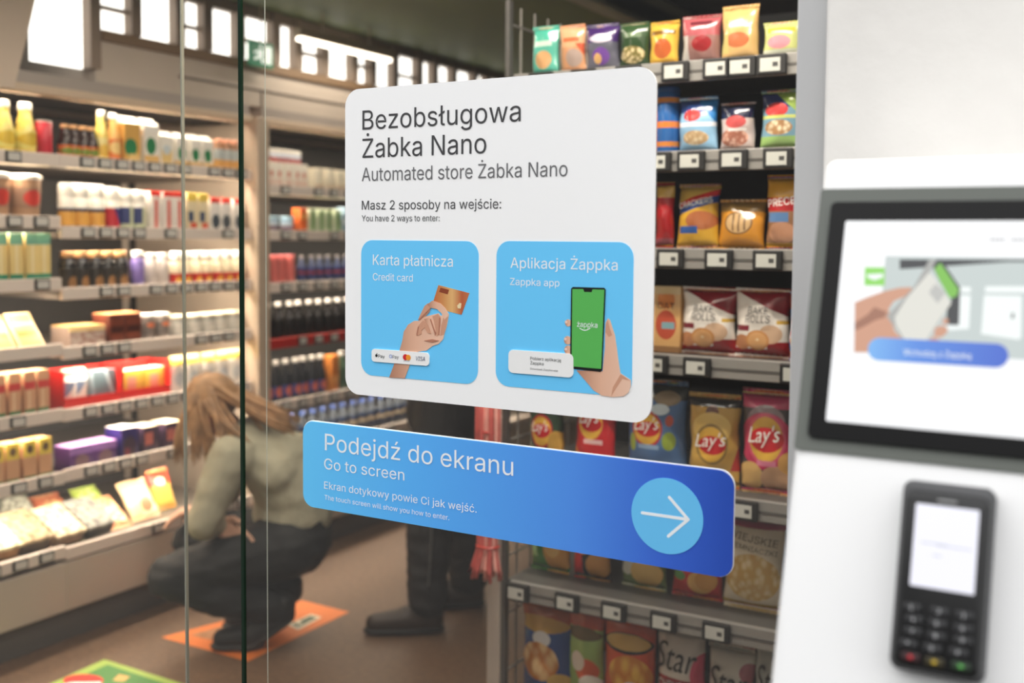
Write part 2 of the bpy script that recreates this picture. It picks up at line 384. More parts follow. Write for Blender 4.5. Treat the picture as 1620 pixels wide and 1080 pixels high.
# payment marks on the strip: apple and Pay, G Pay, two circles, VISA
dark = mat('mark_black', (20, 20, 22), .5)
def zpt(x, z, f=A): return (f[0]+x/f[2], f[1]+z/f[2])
def disc(cx, cz, r, M, name, parent, f, y, sx=1, n=24, y0=-.0066):
    c = S(*zpt(cx, cz, f)); e = S(*zpt(cx+r, cz, f)); rr = e.x-c.x
    return flat([(c.x+sx*rr*math.cos(2*PI*k/n), c.z+rr*math.sin(2*PI*k/n)) for k in range(n)], y0, y, name, M, parent)
disc(196, 797, 7.5, dark, 'payment_mark', k1, A, -.0070); disc(199, 785, 2.6, dark, 'payment_mark', k1, A, -.0070)
sign_text('payment_mark', 'Pay', zpt(208, 811), zpt(250, 814), 5.2, dark, k1, -.0070, .01)
sign_text('payment_mark', 'G', zpt(280, 813), zpt(299, 814), 5.4, mat('mark_blue', (60, 110, 200), .5), k1, -.0070, .012)
sign_text('payment_mark', 'Pay', zpt(302, 816), zpt(342, 818), 5.2, mat('mark_grey', (95, 95, 98), .5), k1, -.0070)
disc(386, 808, 16.5, mat('mark_red', (205, 32, 40), .5), 'payment_mark', k1, A, -.0070); disc(405, 810, 15.5, mat('mark_amber', (240, 150, 40), .5), 'payment_mark', k1, A, -.0072)
sign_text('payment_mark', 'mastercard', zpt(374, 834), zpt(415, 836), 1.4, dark, k1, -.0070)
sign_text('payment_mark', 'VISA', zpt(455, 830), zpt(515, 833), 6.6, mat('mark_navy', (30, 38, 96), .5), k1, -.0070, .02, .15)
# second card: hand with a phone
a, b_, c_, d_ = S(785.3, 480), S(1001.5, 480), S(893, 382), S(893, 619)
k2 = card(a.x, b_.x, d_.z, c_.z, '')
tag(k2, 'blue card showing a hand with a green phone')
B = (770, 370, 4.0)
sign_text('card_title', 'Aplikacja Żappka', (808, 423.8), (977.5, 427.5), 16.5, wink, k2, -.0050, .008)
sign_text('card_subtitle', 'Zappka app', (807.5, 450.5), (885.5, 453), 11, wink, k2, -.0050)
pic([(735, 868), (750, 720), (752, 620), (755, 560), (770, 533), (783, 546), (800, 600), (813, 640), (825, 720), (835, 800), (848, 880), (914, 924), (914, 965), (898, 1003), (870, 1025), (800, 1031), (730, 1021), (680, 990), (620, 920), (570, 862)], skin_p, 'hand', k2, B, -.0052)
pic([(850, 885), (912, 928), (860, 915), (820, 975), (790, 1028), (800, 970)], skin_m, 'hand_crease', k2, B, -.0054)
pic([(752, 620), (757, 570), (768, 545), (782, 600), (796, 640), (775, 650)], skin_m, 'thumb', k2, B, -.0054)
for cx, cz, r, sy in ((518, 562, 20, 1.2), (515, 672, 24, 1.1), (518, 733, 25, 1.0)): disc(cx, cz, r, skin_p, 'finger', k2, B, -.0053, y0=-.0046)
for cx, cz in ((505, 556), (500, 664), (503, 728)): disc(cx, cz, 8, mat('printed_nail', (240, 206, 188), .4), 'fingernail', k2, B, -.0055, y0=-.005)
pic([(548, 335), (745, 340), (755, 352), (733, 862), (722, 872), (540, 850), (530, 838), (537, 346)], mat('printed_phone_black', (20, 22, 24), .4), 'phone', k2, B, -.0058)
pic([(546, 348), (614, 348), (620, 366), (668, 368), (674, 350), (748, 352), (728, 852), (541, 836)], mat('printed_phone_green', (90, 182, 88), .4), 'phone_screen', k2, B, -.0062)
sign_text('phone_logo_text', 'żappka', zpt(576, 588, B), zpt(705, 590, B), 8.2, wink, k2, -.0065, .035)
arc = [(592+68*t/10, 592+14*math.sin(PI*t/10)) for t in range(11)]; pic(arc+[(x, z+5) for x, z in arc[::-1]], wink, 'phone_logo_smile', k2, B, -.0065)
pts_f = B
p2 = strip([(143, 731), (552, 757), (552, 908), (143, 876)], k2, .008)
sign_text('app_text', 'Pobierz aplikację', (840.5, 569.3), (889, 571.3), 4.8, ink, k2, -.0070)
sign_text('app_text', 'Żappka', (840.5, 576.3), (861.5, 577), 4.8, ink, k2, -.0070)
sign_text('app_text', 'Download Zappka app', (840.5, 584.5), (884, 586.8), 2.9, ink2, k2, -.0070)
# blue direction sign
bs = root('direction_sign', (-.837, 0, .986), 'long blue rounded sign with a white arrow in a circle, on the glass', 'sign')
pl = flat(rrect(-1.2185, -.455, .986, 1.134, .022), -.0005, -.004, 'panel', ramp_mat('sign_blue_print', [(0, (104, 202, 255)), (.3, (92, 180, 252)), (.68, (83, 147, 238)), (.86, (61, 106, 214)), (1, (42, 79, 182))], 'X', .35), bs)
flat(rrect(-1.2195, -.454, .9855, 1.1355, .022), -.0003, -.0022, 'white_rim', white, bs)
sign_text('heading_text', 'Podejdź do ekranu', (514.4, 711), (812.2, 753.3), 26.7, wink, bs, -.0046, .014)
sign_text('subheading_text', 'Go to screen', (513.3, 741), (640, 760), 17, wink, bs, -.0046)
sign_text('body_text', 'Ekran dotykowy powie Ci jak wejść.', (513.3, 772.2), (754.4, 811), 11.5, wink, bs, -.0046)
sign_text('small_text', 'The touch screen will show you how to enter.', (513.8, 789.6), (711, 822.7), 7.6, wink, bs, -.0046)
cA, cB, cC = S(999, 816), S(1113, 816), S(1055.5, 816); rr = (cB.x-cA.x)/2
ci = flat([(((cA.x+cB.x)/2)+rr*math.cos(2*PI*k/48), cC.z+rr*math.sin(2*PI*k/48)) for k in range(48)], -.004, -.0046, 'circle', mat('sign_circle_blue', (108, 198, 250), .4), bs)
def P3(x, z): q = S(800+x/4.263, 690+z/4.263); return Vector((q.x, -.0048, q.z))
mb = MB(); wv = .0022
tipp = P3(1232, 560); tl = P3(922, 516)
for p in (P3(1105, 410), P3(1098, 672), Vector((tl.x, -.0048, tipp.z))):
    for q0, q1 in ((p, tipp),):
        t = (q1-q0).normalized(); nn = Vector((-t.z, 0, t.x))*wv
        pts = [q0+nn*math.cos(PI*k/6)-t*wv*math.sin(PI*k/6) for k in range(7)]+[q1-nn*math.cos(PI*k/6)+t*wv*math.sin(PI*k/6) for k in range(7)]
        mb.prism(pts, (0, .0003, 0)); bmesh.ops.translate(mb.bm, verts=mb.bm.verts, vec=(0, -.00006, 0))
mb.build('arrow', wink, ci)

# ================================================================== KIOSK (leaning face) AND PAYMENT TERMINAL
REC = math.radians(18)
KU = Vector((1, 0, 0)); KV = Vector((0, math.sin(REC), math.cos(REC))); KN = Vector((0, -math.cos(REC), math.sin(REC)))
KP = on(1, -.36, 1430, 760)
def KF(px, py, lift=0): return on_plane(KP+KN*lift, KN, px, py)
def uv(p): d = p-KP; return d.x, d.dot(KV)
def kw(u, v, n=0): return KP+KU*u+KV*v+KN*n
u0 = uv(KF(1256, 700))[0]; vtop = uv(KF(1400, 251))[1]; kw_ = .56
vbot = -.42
ft, fb = kw(0, vtop), kw(0, vbot)
kb = root('touch_kiosk', (u0+KP.x+kw_/2, -.25, 0), 'white self service kiosk with a big dark framed touch screen, right edge of view', 'kiosk')
x0 = KP.x+u0; x1 = x0+kw_
mb = MB(); prof = [(fb.y, fb.z), (ft.y, ft.z), (ft.y+.04, ft.z+.002), (-.06, ft.z-.05), (-.06, 0.0), (fb.y+.04, 0.0), (fb.y+.04, fb.z-.1)]
prof = [prof[0], prof[1], prof[2], prof[3], prof[4], prof[5], prof[6]]
mb.prism([(x0, y_, z_) for y_, z_ in prof], (kw_, 0, 0))
kbody = mb.build('body', mat('kiosk_white', (236, 236, 236), .38), kb)
bv = kbody.modifiers.new('b', 'BEVEL'); bv.width = .012; bv.segments = 4; bv.limit_method = 'ANGLE'; apply_mods(kbody); smooth_angle(kbody, 35)
def kslab(ua, ub, va, vb, n0, n1, r, name, M, parent):
    mb = MB().prism([kw(u, v, n1) for u, v in rrect(ua, ub, va, vb, r)], KN*(n0-n1)); return mb.build(name, M, parent)
gtl, gbl = uv(KF(1287, 300)), uv(KF(1256, 711))
kp = kslab(u0+.001, u0+kw_-.001, gbl[1], gtl[1], 0, .002, .004, 'screen_surround', mat('kiosk_grey', (92, 96, 90), .5), kb)
tag(kp, 'dark grey surround')
btl, bbl = uv(KF(1313, 322)), uv(KF(1283, 693)); ub = btl[0]*.5+bbl[0]*.5
bz = kslab(ub, u0+kw_-(ub-u0), bbl[1], btl[1], .002, .005, .006, 'bezel', mat('bezel_black', (5, 5, 6), .35, 0, .2), kb)
tag(bz, 'black glossy bezel')
dtl, dbl = uv(KF(1337, 352)), uv(KF(1311, 667)); ud = (dtl[0]+dbl[0])/2; ude = u0+kw_-(ud-u0)
disp = mat('display_white', (252, 253, 254), .3, lit=1.0)
dp = kslab(ud, ude, dbl[1], dtl[1], .005, .0055, .002, 'display', disp, kb)
tag(dp, 'lit white screen page')
def dm(name, c): return mat(name, c, .3, lit=1.0)
def dpic(pts, f, name, M, n):
    q = [uv(KF(f[0]+x/f[2], f[1]+z/f[2], .0055)) for x, z in pts]
    mb = MB().prism([kw(u, v, n) for u, v in q], KN*(-.0002)); return mb.build(name, M, dp)
D = (1310, 330, 2.919)
ph = [uv(KF(1398, 409)), uv(KF(1398, 572))]
p = (1360, 370, 4.696)
def drect(ua, ub_, va, vb, name, M, n, r=.0008): return MB().prism([kw(u, v, n) for u, v in rrect(ua, ub_, va, vb, r)], KN*(-.0002)).build(name, M, dp)
upho = uv(KF(1396, 480))[0]; v_t, v_b = uv(KF(1500, 409))[1], uv(KF(1500, 564))[1]
drect(upho, upho+.20, v_b, v_t, 'screen_photo', dm('screen_grey', (196, 206, 204)), .0058)
dpic([(298, 190), (1250, 192), (1250, 208), (1100, 208), (640, 240), (298, 262)], p, 'screen_photo_dark', dm('screen_black', (48, 50, 54)), .0060)
dpic([(650, 560), (690, 470), (745, 440), (740, 680), (640, 672)], p, 'screen_photo_dark', dm('screen_black2', (52, 54, 56)), .0060)
dpic([(752, 392), (825, 396), (825, 436), (752, 432)], p, 'screen_photo_white', dm('screen_white', (244, 250, 248)), .0060)
dpic([(748, 455), (825, 458), (812, 705), (660, 715), (640, 680), (738, 678)], p, 'screen_photo_white', dm('screen_white', ()), .0061)
dpic([(935, 390), (1260, 390), (1260, 436), (932, 434)], p, 'screen_photo_white', dm('screen_white', ()), .0060)
dpic([(925, 455), (1205, 460), (1200, 770), (1180, 785), (900, 742), (905, 720)], p, 'screen_photo_white', dm('screen_white', ()), .0060)
dpic([(1130, 588), (1148, 588), (1146, 630), (1126, 628)], p, 'screen_photo_dark', dm('screen_black', ()), .0062)
skin_s = dm('screen_skin', (206, 152, 124)); skin_s2 = dm('screen_skin_shade', (160, 108, 84))
dpic([(-40, 880), (-35, 510), (60, 470), (190, 425), (300, 400), (385, 396), (392, 425), (345, 462), (255, 500), (215, 560), (260, 720), (340, 800), (80, 800), (70, 880)], p, 'screen_hand', skin_s, .0062)
dpic([(-36, 660), (60, 600), (110, 545), (205, 580), (190, 620), (120, 640), (30, 690), (-38, 720)], p, 'screen_hand', skin_s2, .0063)
for q in ([(560, 700), (600, 680), (650, 690), (655, 730), (610, 768), (550, 765)], [(510, 790), (540, 766), (590, 780), (590, 812), (520, 812)], [(615, 640), (640, 622), (662, 640), (655, 668), (620, 672)]): dpic(q, p, 'screen_finger', skin_s, .0062)
dpic([(545, 250), (600, 205), (640, 240), (748, 400), (740, 470), (690, 490), (600, 360)], p, 'screen_phone_edge', dm('screen_black', ()), .0063)
dpic([(555, 260), (600, 215), (625, 250), (738, 415), (720, 465), (670, 480), (590, 340)], p, 'screen_phone_green', dm('screen_green', (122, 190, 70)), .0064)
dpic([(200, 610), (250, 560), (400, 400), (520, 190), (575, 190), (520, 290), (680, 510), (600, 640), (495, 800), (335, 800), (250, 680)], p, 'screen_phone', dm('screen_phone_grey', (168, 168, 164)), .0065)
dpic([(262, 620), (350, 480), (520, 285), (560, 330), (682, 515), (600, 630), (490, 800), (345, 800), (270, 680)], p, 'screen_phone', dm('screen_phone_pale', (222, 221, 212)), .0066)
dpic([(515, 435), (565, 370), (640, 440), (580, 520)], p, 'screen_phone_mark', dm('screen_mark', (188, 188, 184)), .0067)
gq = dpic([(40, 248), (188, 250), (186, 385), (36, 384)], p, 'screen_tag', dm('screen_tag_green', (140, 216, 92)), .0063)
dpic([(55, 302), (172, 296), (178, 322), (110, 345), (60, 325)], p, 'screen_tag_mark', dm('screen_white', ()), .0065)
va, vb = uv(KF(1480, 541))[1], uv(KF(1480, 578))[1]; ua, ub2 = uv(KF(1375, 558))[0], uv(KF(1597, 558))[0]
MB().prism([kw(u, v, .0072) for u, v in rrect(ua, ub2, vb, va, (va-vb)*.49)], KN*(-.0002)).build('screen_button', ramp_mat('screen_button_blue', [(0, (120, 180, 240)), (.35, (84, 138, 224)), (1, (62, 100, 204))], 'X', .3, 1.0), dp)
O = kw(*uv(KF(1431, 564)), .0075); wd = uv(KF(1538, 566))[0]-uv(KF(1431, 566))[0]
text('screen_button_text', 'Wchodzę z Żappką', O, KU, KV, wd, .0058, dm('screen_white', ()), dp, .01)
for xa, xb in ((1567, 1592), (1601, 1632)):
    ua, ub2 = uv(KF(xa, 382))[0], uv(KF(xb, 382))[0]; v = uv(KF(1590, 382))[1]
    for k in range(4): drect(ua+(ub2-ua)*k/4, ua+(ub2-ua)*(k+.75)/4, v-.0017, v+.0017, 'screen_lettering', dm('screen_text_grey', (196, 196, 198)), .0058, .0004)
# terminal
tm = root('payment_terminal', kw(.06, -.06), 'black card payment terminal with keypad and lit white screen, on the kiosk front', 'terminal')
def tu(px, py, n): return uv(KF(px, py, n))
tl, tr, bl, br = tu(1429, 756, .02), tu(1577, 772, .02), tu(1404, 1048, .02), tu(1556, 1068, .02)
ua, ub2 = (tl[0]+bl[0])/2, (tr[0]+br[0])/2; va, vb = (tl[1]+tr[1])/2, (bl[1]+br[1])/2-.004
def tslab(ua, ub_, va, vb, n0, n1, r, name, M, parent=tm, bev=.003):
    o = MB().prism([kw(u, v, n1) for u, v in rrect(ua, ub_, vb, va, r)], KN*(n0-n1)).build(name, M, parent)
    if bev:
        b = o.modifiers.new('b', 'BEVEL'); b.width = bev; b.segments = 3; b.limit_method = 'ANGLE'; apply_mods(o); smooth_angle(o, 40)
    return o
cr = tslab(ua, ub2, va, vb-.002, 0, .018, .009, 'cradle', mat('terminal_cradle', (70, 70, 72), .45), bev=.005)
tslab(ua+.0035, ub2-.002, va-.010, vb+.001, .012, .030, .010, 'housing', mat('terminal_black', (16, 16, 17), .4), bev=.005)
s1, s2, s3, s4 = tu(1450, 795, .03), tu(1550, 808, .03), tu(1439, 925, .03), tu(1541, 941, .03)
sc_ = tslab((s1[0]+s3[0])/2, (s2[0]+s4[0])/2, (s1[1]+s2[1])/2, (s3[1]+s4[1])/2, .029, .0306, .001, 'screen', mat('terminal_screen', (244, 244, 255), .3, lit=1.05), bev=0)
for k, (xa, xb, yy) in enumerate(((1457, 1500, 857), (1480, 1538, 862), (1475, 1490, 878))):
    a, b_ = tu(xa, yy, .0306), tu(xb, yy, .0306)
    MB().prism([kw(u, v, .0309) for u, v in rrect(a[0], b_[0], a[1]-.0006, a[1]+.0006, .0003)], KN*(-.0002)).build('screen_line', mat('terminal_line', (205, 208, 218), .4, lit=1.0), sc_)
a = tu(1499, 793, .03); MB().prism([kw(a[0]+u, a[1]+v, .0312) for u, v in rrect(-.008, .008, -.001, .001, .0005)], KN*(-.0015)).build('nameplate', mat('terminal_plate', (150, 150, 150), .4), tm)
KEYS = [[(597, 757), (715, 775), (820, 793)], [(605, 808), (705, 827), (815, 848)], [(600, 860), (700, 880), (815, 900)], [(580, 912), (683, 932), (795, 950)], [(590, 968), (692, 990), (805, 1008)]]
keyM = mat('key_black', (38, 38, 40), .45); glyphM = mat('key_print', (190, 190, 192), .5)
chars = ['123', '456', '789', '*0#']
for r in range(5):
    for c in range(3):
        x, z = KEYS[r][c]; a = tu(1220+x/2.7+2, 680+z/2.7, .031)
        KM = keyM if r < 4 else [mat('key_red', (52, 26, 28), .45), mat('key_yellow', (54, 48, 26), .45), mat('key_green', (30, 48, 30), .45)][c]
        kk = tslab(a[0]-.0075, a[0]+.0075, a[1]+.0035, a[1]-.0035, .029, .0325, .002, 'key', KM, bev=.0008)
        if r < 4: text('key_mark', chars[r][c], kw(a[0]-.002, a[1]-.002, .0328), KU, KV, .0028, .004, glyphM, kk)
        else: MB().prism([kw(a[0]+u, a[1]+v, .0329) for u, v in rrect(-.002, .002, -.0015, .0015, .0007)], KN*(-.0003)).build('key_mark', [mat('key_mark_red', (190, 40, 50), .5), mat('key_mark_yellow', (190, 160, 40), .5), mat('key_mark_green', (90, 170, 80), .5)][c], kk)
# ================================================================== PRODUCT KINDS (each faces local -y, base at z = 0)
def proto_bottle(nm, r, h, body, cap, label=None, lab=(.25, .62), neck=.35, capr=.5, caph=.10, sx=1):
    t = root(nm); hb = h*(1-caph)
    if neck <= 0: prof = [(0, 0), (r*.9, 0), (r, r*.15), (r, hb-r*.1), (r*.92, hb), (0, hb)]
    else:
        zs = h*(1-caph-neck); prof = [(0, 0), (r*.88, 0), (r, r*.2), (r, zs*.5), (r, zs), (r*.8, zs+(hb-zs)*.35), (r*capr*.95, zs+(hb-zs)*.75), (r*capr*.9, hb), (0, hb)]
    smooth_angle(MB().lathe(prof, 18, sy=sx).build('body', body, t), 50)
    cr = r*capr if neck > 0 else r*.97
    smooth_angle(MB().lathe([(0, 0), (cr, 0), (cr*1.02, h*caph*.5), (cr*.96, h*caph*.92), (cr*.85, h*caph), (0, h*caph)], 16, (0, 0, hb-.001), sy=sx).build('cap', cap, t), 40)
    if label:
        z0, z1 = lab[0]*h, lab[1]*h
        smooth_angle(MB().lathe([(r*1.012, z0), (r*1.015, z0+.001), (r*1.015, z1-.001), (r*1.012, z1)], 18, sy=sx).build('label', label, t), 40)
    return t
def proto_carton(nm, w, d, h, M, cap=None, gable=0, lidM=None):
    t = root(nm); hb = h*(1-gable)
    if gable:
        mb = MB().box(-w/2, w/2, -d/2, d/2, 0, hb)
        mb.build('body', M, t)
        mb = MB().prism([(-w/2, -d/2, hb), (-w/2, d/2, hb), (-w/2, 0, h*.96)], (w, 0, 0)); mb.box(-w/2, w/2, -.003, .003, h*.95, h); mb.build('gable_top', lidM or M, t)
    else: smooth_angle(MB().box(-w/2, w/2, -d/2, d/2, 0, h, .003).build('body', M, t), 40)
    if cap: smooth_angle(MB().lathe([(0, 0), (w*.2, 0), (w*.2, h*.07), (w*.16, h*.08), (0, h*.08)], 14, (0, -d*.22, h*(1-gable*.75))).build('cap', cap, t), 40)
    return t
def proto_cup(nm, rb, rt, h, M, lid, band=None):
    t = root(nm)
    smooth_angle(MB().lathe([(0, 0), (rb, 0), (rb+(rt-rb)*.2, h*.2), (rt, h*.9), (0, h*.9)], 18).build('cup', M, t), 50)
    smooth_angle(MB().lathe([(0, 0), (rt*1.05, 0), (rt*1.08, h*.04), (rt*1.05, h*.09), (rt*.8, h*.11), (0, h*.11)], 18, (0, 0, h*.895)).build('lid', lid, t), 40)
    if band: smooth_angle(MB().lathe([(rb+(rt-rb)*.42+.0006, h*.3), (rb+(rt-rb)*.85+.0008, h*.72)], 18).build('label', band, t), 40)
    return t
def proto_box(nm, w, d, h, M, face=None, fm=(.1, .9, .15, .85), topM=None):
    t = root(nm)
    smooth_angle(MB().box(-w/2, w/2, -d/2, d/2, 0, h, .0025).build('body', M, t), 40)
    if face: MB().box(-w/2+w*fm[0], -w/2+w*fm[1], -d/2-.001, -d/2+.002, h*fm[2], h*fm[3]).build('front_print', face, t)
    if topM: MB().box(-w/2+.001, w/2-.001, -d/2+.001, d/2-.001, h-.002, h+.0015).build('top_film', topM, t)
    return t
def proto_wedge(nm, w, d, h, M, film):     # triangular sandwich pack
    t = root(nm)
    MB().prism([(-w/2, -d/2, 0), (-w/2, d/2, 0), (-w/2, d/2, h)], (w, 0, 0)).build('carton', M, t)
    MB().prism([(-w*.4, -d/2-.001, .004), (-w*.4, -d/2+.004, .004), (-w*.4, d/2-.005, h*.94), (-w*.4, d/2-.012, h*.95)], (w*.8, 0, 0)).build('window_film', film, t)
    return t
def proto_crate(nm, w, d, h, M):
    t = root(nm); e = .004
    MB().box(-w/2, w/2, -d/2, d/2, 0, e).build('base', M, t)
    for s in (-1, 1): MB().box(s*w/2-(e if s > 0 else 0), s*w/2+(e if s < 0 else 0), -d/2, d/2, e, h).build('side_wall', M, t)
    MB().box(-w/2+e, w/2-e, -d/2, -d/2+e, e, h*.36).build('front_lip', M, t); MB().box(-w/2+e, w/2-e, d/2-e, d/2, e, h).build('back_wall', M, t)
    return t
def bag_front(w, h, d):
    def f(x, z):
        u = max(-1, min(1, x/(w/2))); tt = max(0, min(1, (z/h-.055)/.89))
        return d/2*max(0, 1-u*u)**.5*math.sin(PI*tt)**.45
    return f
def proto_bag(nm, w, h, d, M, sealM=None, seed=0, crink=.004):
    t = root(nm); f = bag_front(w, h, d); NX, NZ = 16, 22; bm = bmesh.new(); g = {}
    rr = random.Random(seed); sd = Vector((seed*3.1, seed*1.7, 0))
    for s in (-1, 1):
        for i in range(NX+1):
            for j in range(NZ+1):
                u = i/NX*2-1; u = math.sin(u*PI/2); z = (.05+.9*j/NZ)*h; k = abs(u); edge = i in (0, NX) or j in (0, NZ)
                if s == 1 and edge: g[s, i, j] = g[-1, i, j]; continue
                nar = 1-.07*math.sin(PI*j/NZ); x = u*w/2*nar
                y = s*f(u*w/2, z); c = noise.noise(Vector((x*9, z*8, s*3))+sd)*crink*1.3+noise.noise(Vector((x*24, z*17, s*2))+sd)*crink+noise.noise(Vector((x*60, z*38, s))+sd)*crink*.5
                g[s, i, j] = bm.verts.new((x+(noise.noise(Vector((0, z*20, 5))+sd)*.004 if k > .9 else 0), y+s*c, z))
    for s in (-1, 1):
        for i in range(NX):
            for j in range(NZ):
                q = [g[s, i, j], g[s, i+1, j], g[s, i+1, j+1], g[s, i, j+1]]
                bm.faces.new(q if s < 0 else q[::-1])
    mb = MB(); mb.bm.free(); mb.bm = bm; mb.build('packet', M, t, True)
    for z0, z1, nm2 in ((0, .055*h, 'bottom_seal'), (.945*h, h, 'top_seal')):
        mb = MB(); n = 18; a = []
        for k in range(n+1):
            x = -w/2+w*k/n; yy = .0016*(1 if k % 2 else -1); a.append((mb.bm.verts.new((x, yy, z0)), mb.bm.verts.new((x, yy, z1))))
        for (p0, p1), (q0, q1) in zip(a, a[1:]): mb.bm.faces.new((p0, q0, q1, p1))
        b_ = mb.build(nm2, sealM or M, t); sm = b_.modifiers.new('s', 'SOLIDIFY'); sm.thickness = .001; apply_mods(b_)
    return t
def bag_text(t, body, w, h, d, cx, z, width, cap, M, name='printed_lettering', bold=0, shear=0, rot=0, sans=True):
    f = bag_front(w, h, d); c, s = math.cos(rot), math.sin(rot); x0 = cx-width/2
    return text(name, body, (x0, 0, z), (c, 0, s), (-s, 0, c), width, cap, M, t, bold, shear, 1.0, lambda x, y: f(x0+x*c-y*s, z+y*c+x*s)+.005, sans)

# ================================================================== WALL OF COOLERS ALONG THE LEFT (front faces +x, runs along y)
XF = -3.23
steel = mat('cooler_front', (196, 186, 172), .3, .1, var=.04, vscale=3); trimM = mat('cooler_trim', (206, 184, 160), .4)
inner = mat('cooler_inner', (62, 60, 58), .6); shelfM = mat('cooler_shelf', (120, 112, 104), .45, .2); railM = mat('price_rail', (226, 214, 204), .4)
kickM = mat('cooler_kick', (88, 84, 80), .5); tagK = mat('tag_black', (34, 34, 34), .5); tagS = mat('tag_screen', (206, 204, 198), .5)
ledM = mat('led_warm', (255, 226, 180), .4, emit=4.0); fasc = mat('cooler_fascia', (168, 158, 150), .45)
endM = mat('cooler_end', (196, 180, 162), .45, .15)
def cooler(label, y0, y1, zs, ends, tagstep, railcol=None):
    t = root('refrigerated_cooler', (XF, (y0+y1)/2, 0), label, 'cooler', None)
    MB().box(-4.08, -4.04, y0, y1, .1, 1.98).build('back_panel', inner, t)
    MB().box(-4.04, XF, y0, y1, .11, .285, .004).build('lower_front', steel, t)
    MB().box(-4.04, XF-.02, y0, y1, 0, .11).build('kick_plate', kickM, t)
    MB().box(-4.04, XF-.012, y0, y1, 1.955, 1.999).build('canopy', fasc, t)
    MB().box(XF-.06, XF+.004, y0, y1, 1.925, 1.955, .004).build('canopy_trim', trimM, t)
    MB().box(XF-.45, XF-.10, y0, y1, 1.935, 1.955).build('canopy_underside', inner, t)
    MB().box(XF-.085, XF-.062, y0+.03, y1-.03, 1.938, 1.9545).build('canopy_lamp', ledM, t)
    for e in ends: MB().box(-4.04, XF-.02, e, e+.008, .11, 1.955, .002).build('end_panel', endM, t)
    for k, z in enumerate(zs):
        tray = k == len(zs)-1
        s = MB().box(-4.03, XF-.016, y0+.009, y1-.002, z-.03, z-.012).build('shelf', shelfM, t)
        MB().box(XF-.016, XF, y0+.001, y1-.001, z-.032, z+.012, .002).build('price_rail', (railcol or {}).get(k, railM), s)
        n = int((y1-y0)/tagstep)
        for q in range(n):
            if R_.random() < .25: continue
            yc = y0+.07+(y1-y0-.1)*(q+.5)/n
            MB().box(XF-.002, XF+.008, yc-.029, yc+.029, z-.028, z+.010, .003).build('price_tag', tagK, s)
            b_ = MB().box(XF+.008, XF+.0088, yc-.022, yc+.022, z-.022, z+.004).build('price_tag', tagS, s); tag(b_, 'pale screen of the tag')
        if not tray:
            MB().box(XF-.04, XF-.02, y0+.05, y1-.02, z-.031, z-.026).build('shelf_lamp', ledM, s)
    for z in [1.925]+list(zs[:-1]):
        area('cooler_shelf_light', (XF-.05, (y0+y1)/2, z-(.032 if z < 1.9 else -.004)), .03, y1-y0-.08, COOLER_LED*(y1-y0)*(.6 if y1 > 3 else 1), WARM, (0, math.radians(36), 0))
    return t
Z1 = [1.715, 1.50, 1.285, 1.055, .825, .60, .335]
Z2 = [1.715, 1.465, 1.250, 1.040, .820, .605, .325]
Z3 = [1.660, 1.462, 1.232, .985, .705, .48, .325]
cooler('nearest cooler of the left wall, stacked with sandwiches and sticks', .03, 1.045, Z1, [.03], .11)
cooler('middle cooler of the left wall behind the crouching person', 1.045, 1.982, Z2, [], .085)
redR = mat('price_rail_red', (176, 40, 36), .5)
cooler('far cooler of the left wall beyond the tall pale post', 2.06, 4.6, Z3, [2.06], .115, {3: redR})
post = MB().box(XF-.04, XF+.03, 1.985, 2.058, 0, 1.95, .004).build('cooler_post', mat('post_pale', (206, 188, 168), .35, .2)); tag(post, 'pale metal post standing between the middle and far coolers', 'post')

# ---- filling of the coolers
def put(proto, loc, rz, first, label, cat, group=None):
    o = proto if first else copy_tree(proto)
    o.location = loc; o.rotation_euler[2] = rz; o['label'] = label; o['category'] = cat
    if group: o['group'] = group
    elif 'group' in o.keys(): del o['group']
    return o
def run(proto, cat, label, z, y0, y1, n, depth, group=None, back=0, jit=.003):
    """n copies side by side on a cooler shelf between y0 and y1"""
    bpy.context.view_layer.update(); CH.clear()
    for o in [proto]+kids(proto): CH[o.name] = kids(o)
    for k in range(n):
        y = y0+(y1-y0)*(k+.5)/n
        put(proto, (XF-.03-depth/2-back+R_.uniform(-jit, jit), y+R_.uniform(-jit, jit), z-.0115), PI/2+R_.uniform(-.05, .05), k == 0, label, cat, group if n > 1 else None)
C = lambda n, c, **k: mat('pk_'+n, c, **({'rough': .35} | k))
wh = C('white', (244, 240, 230)); cream = C('cream', (238, 222, 190)); yel = C('yellow', (240, 206, 96)); org = C('orange', (226, 120, 50)); red = C('red', (204, 40, 34))
blk = C('black', (30, 28, 28), rough=.2); cop = C('copper', (214, 168, 120), metal=.5); grn = C('green', (40, 130, 76)); brn = C('brown', (92, 50, 36)); pur = C('purple', (98, 50, 130)); navy = C('navy', (36, 44, 110))
pnk = C('pink', (226, 130, 130)); gry = C('grey', (176, 172, 166)); lblu = C('pale_blue', (170, 206, 230)); gold = C('gold', (212, 168, 80)); dgr = C('dark_grey', (70, 68, 66)); juice = C('juice', (238, 214, 110), rough=.15); tan = C('tan', (204, 160, 112))
def lab_art(n, base, *L): return art('lb_'+n, base, L)
greenblob = lab_art('oat', (244, 240, 230), ('rect', 0, 1, 0, .30, (226, 184, 110)), ('ell', .45, .52, .34, .2, (40, 130, 80)), ('rect', 0, 1, .86, 1, (246, 244, 238)))
goldblob = lab_art('oat2', (216, 170, 88), ('ell', .4, .45, .4, .2, (40, 130, 80)), ('rect', .3, 1, 0, .3, (232, 200, 130)))
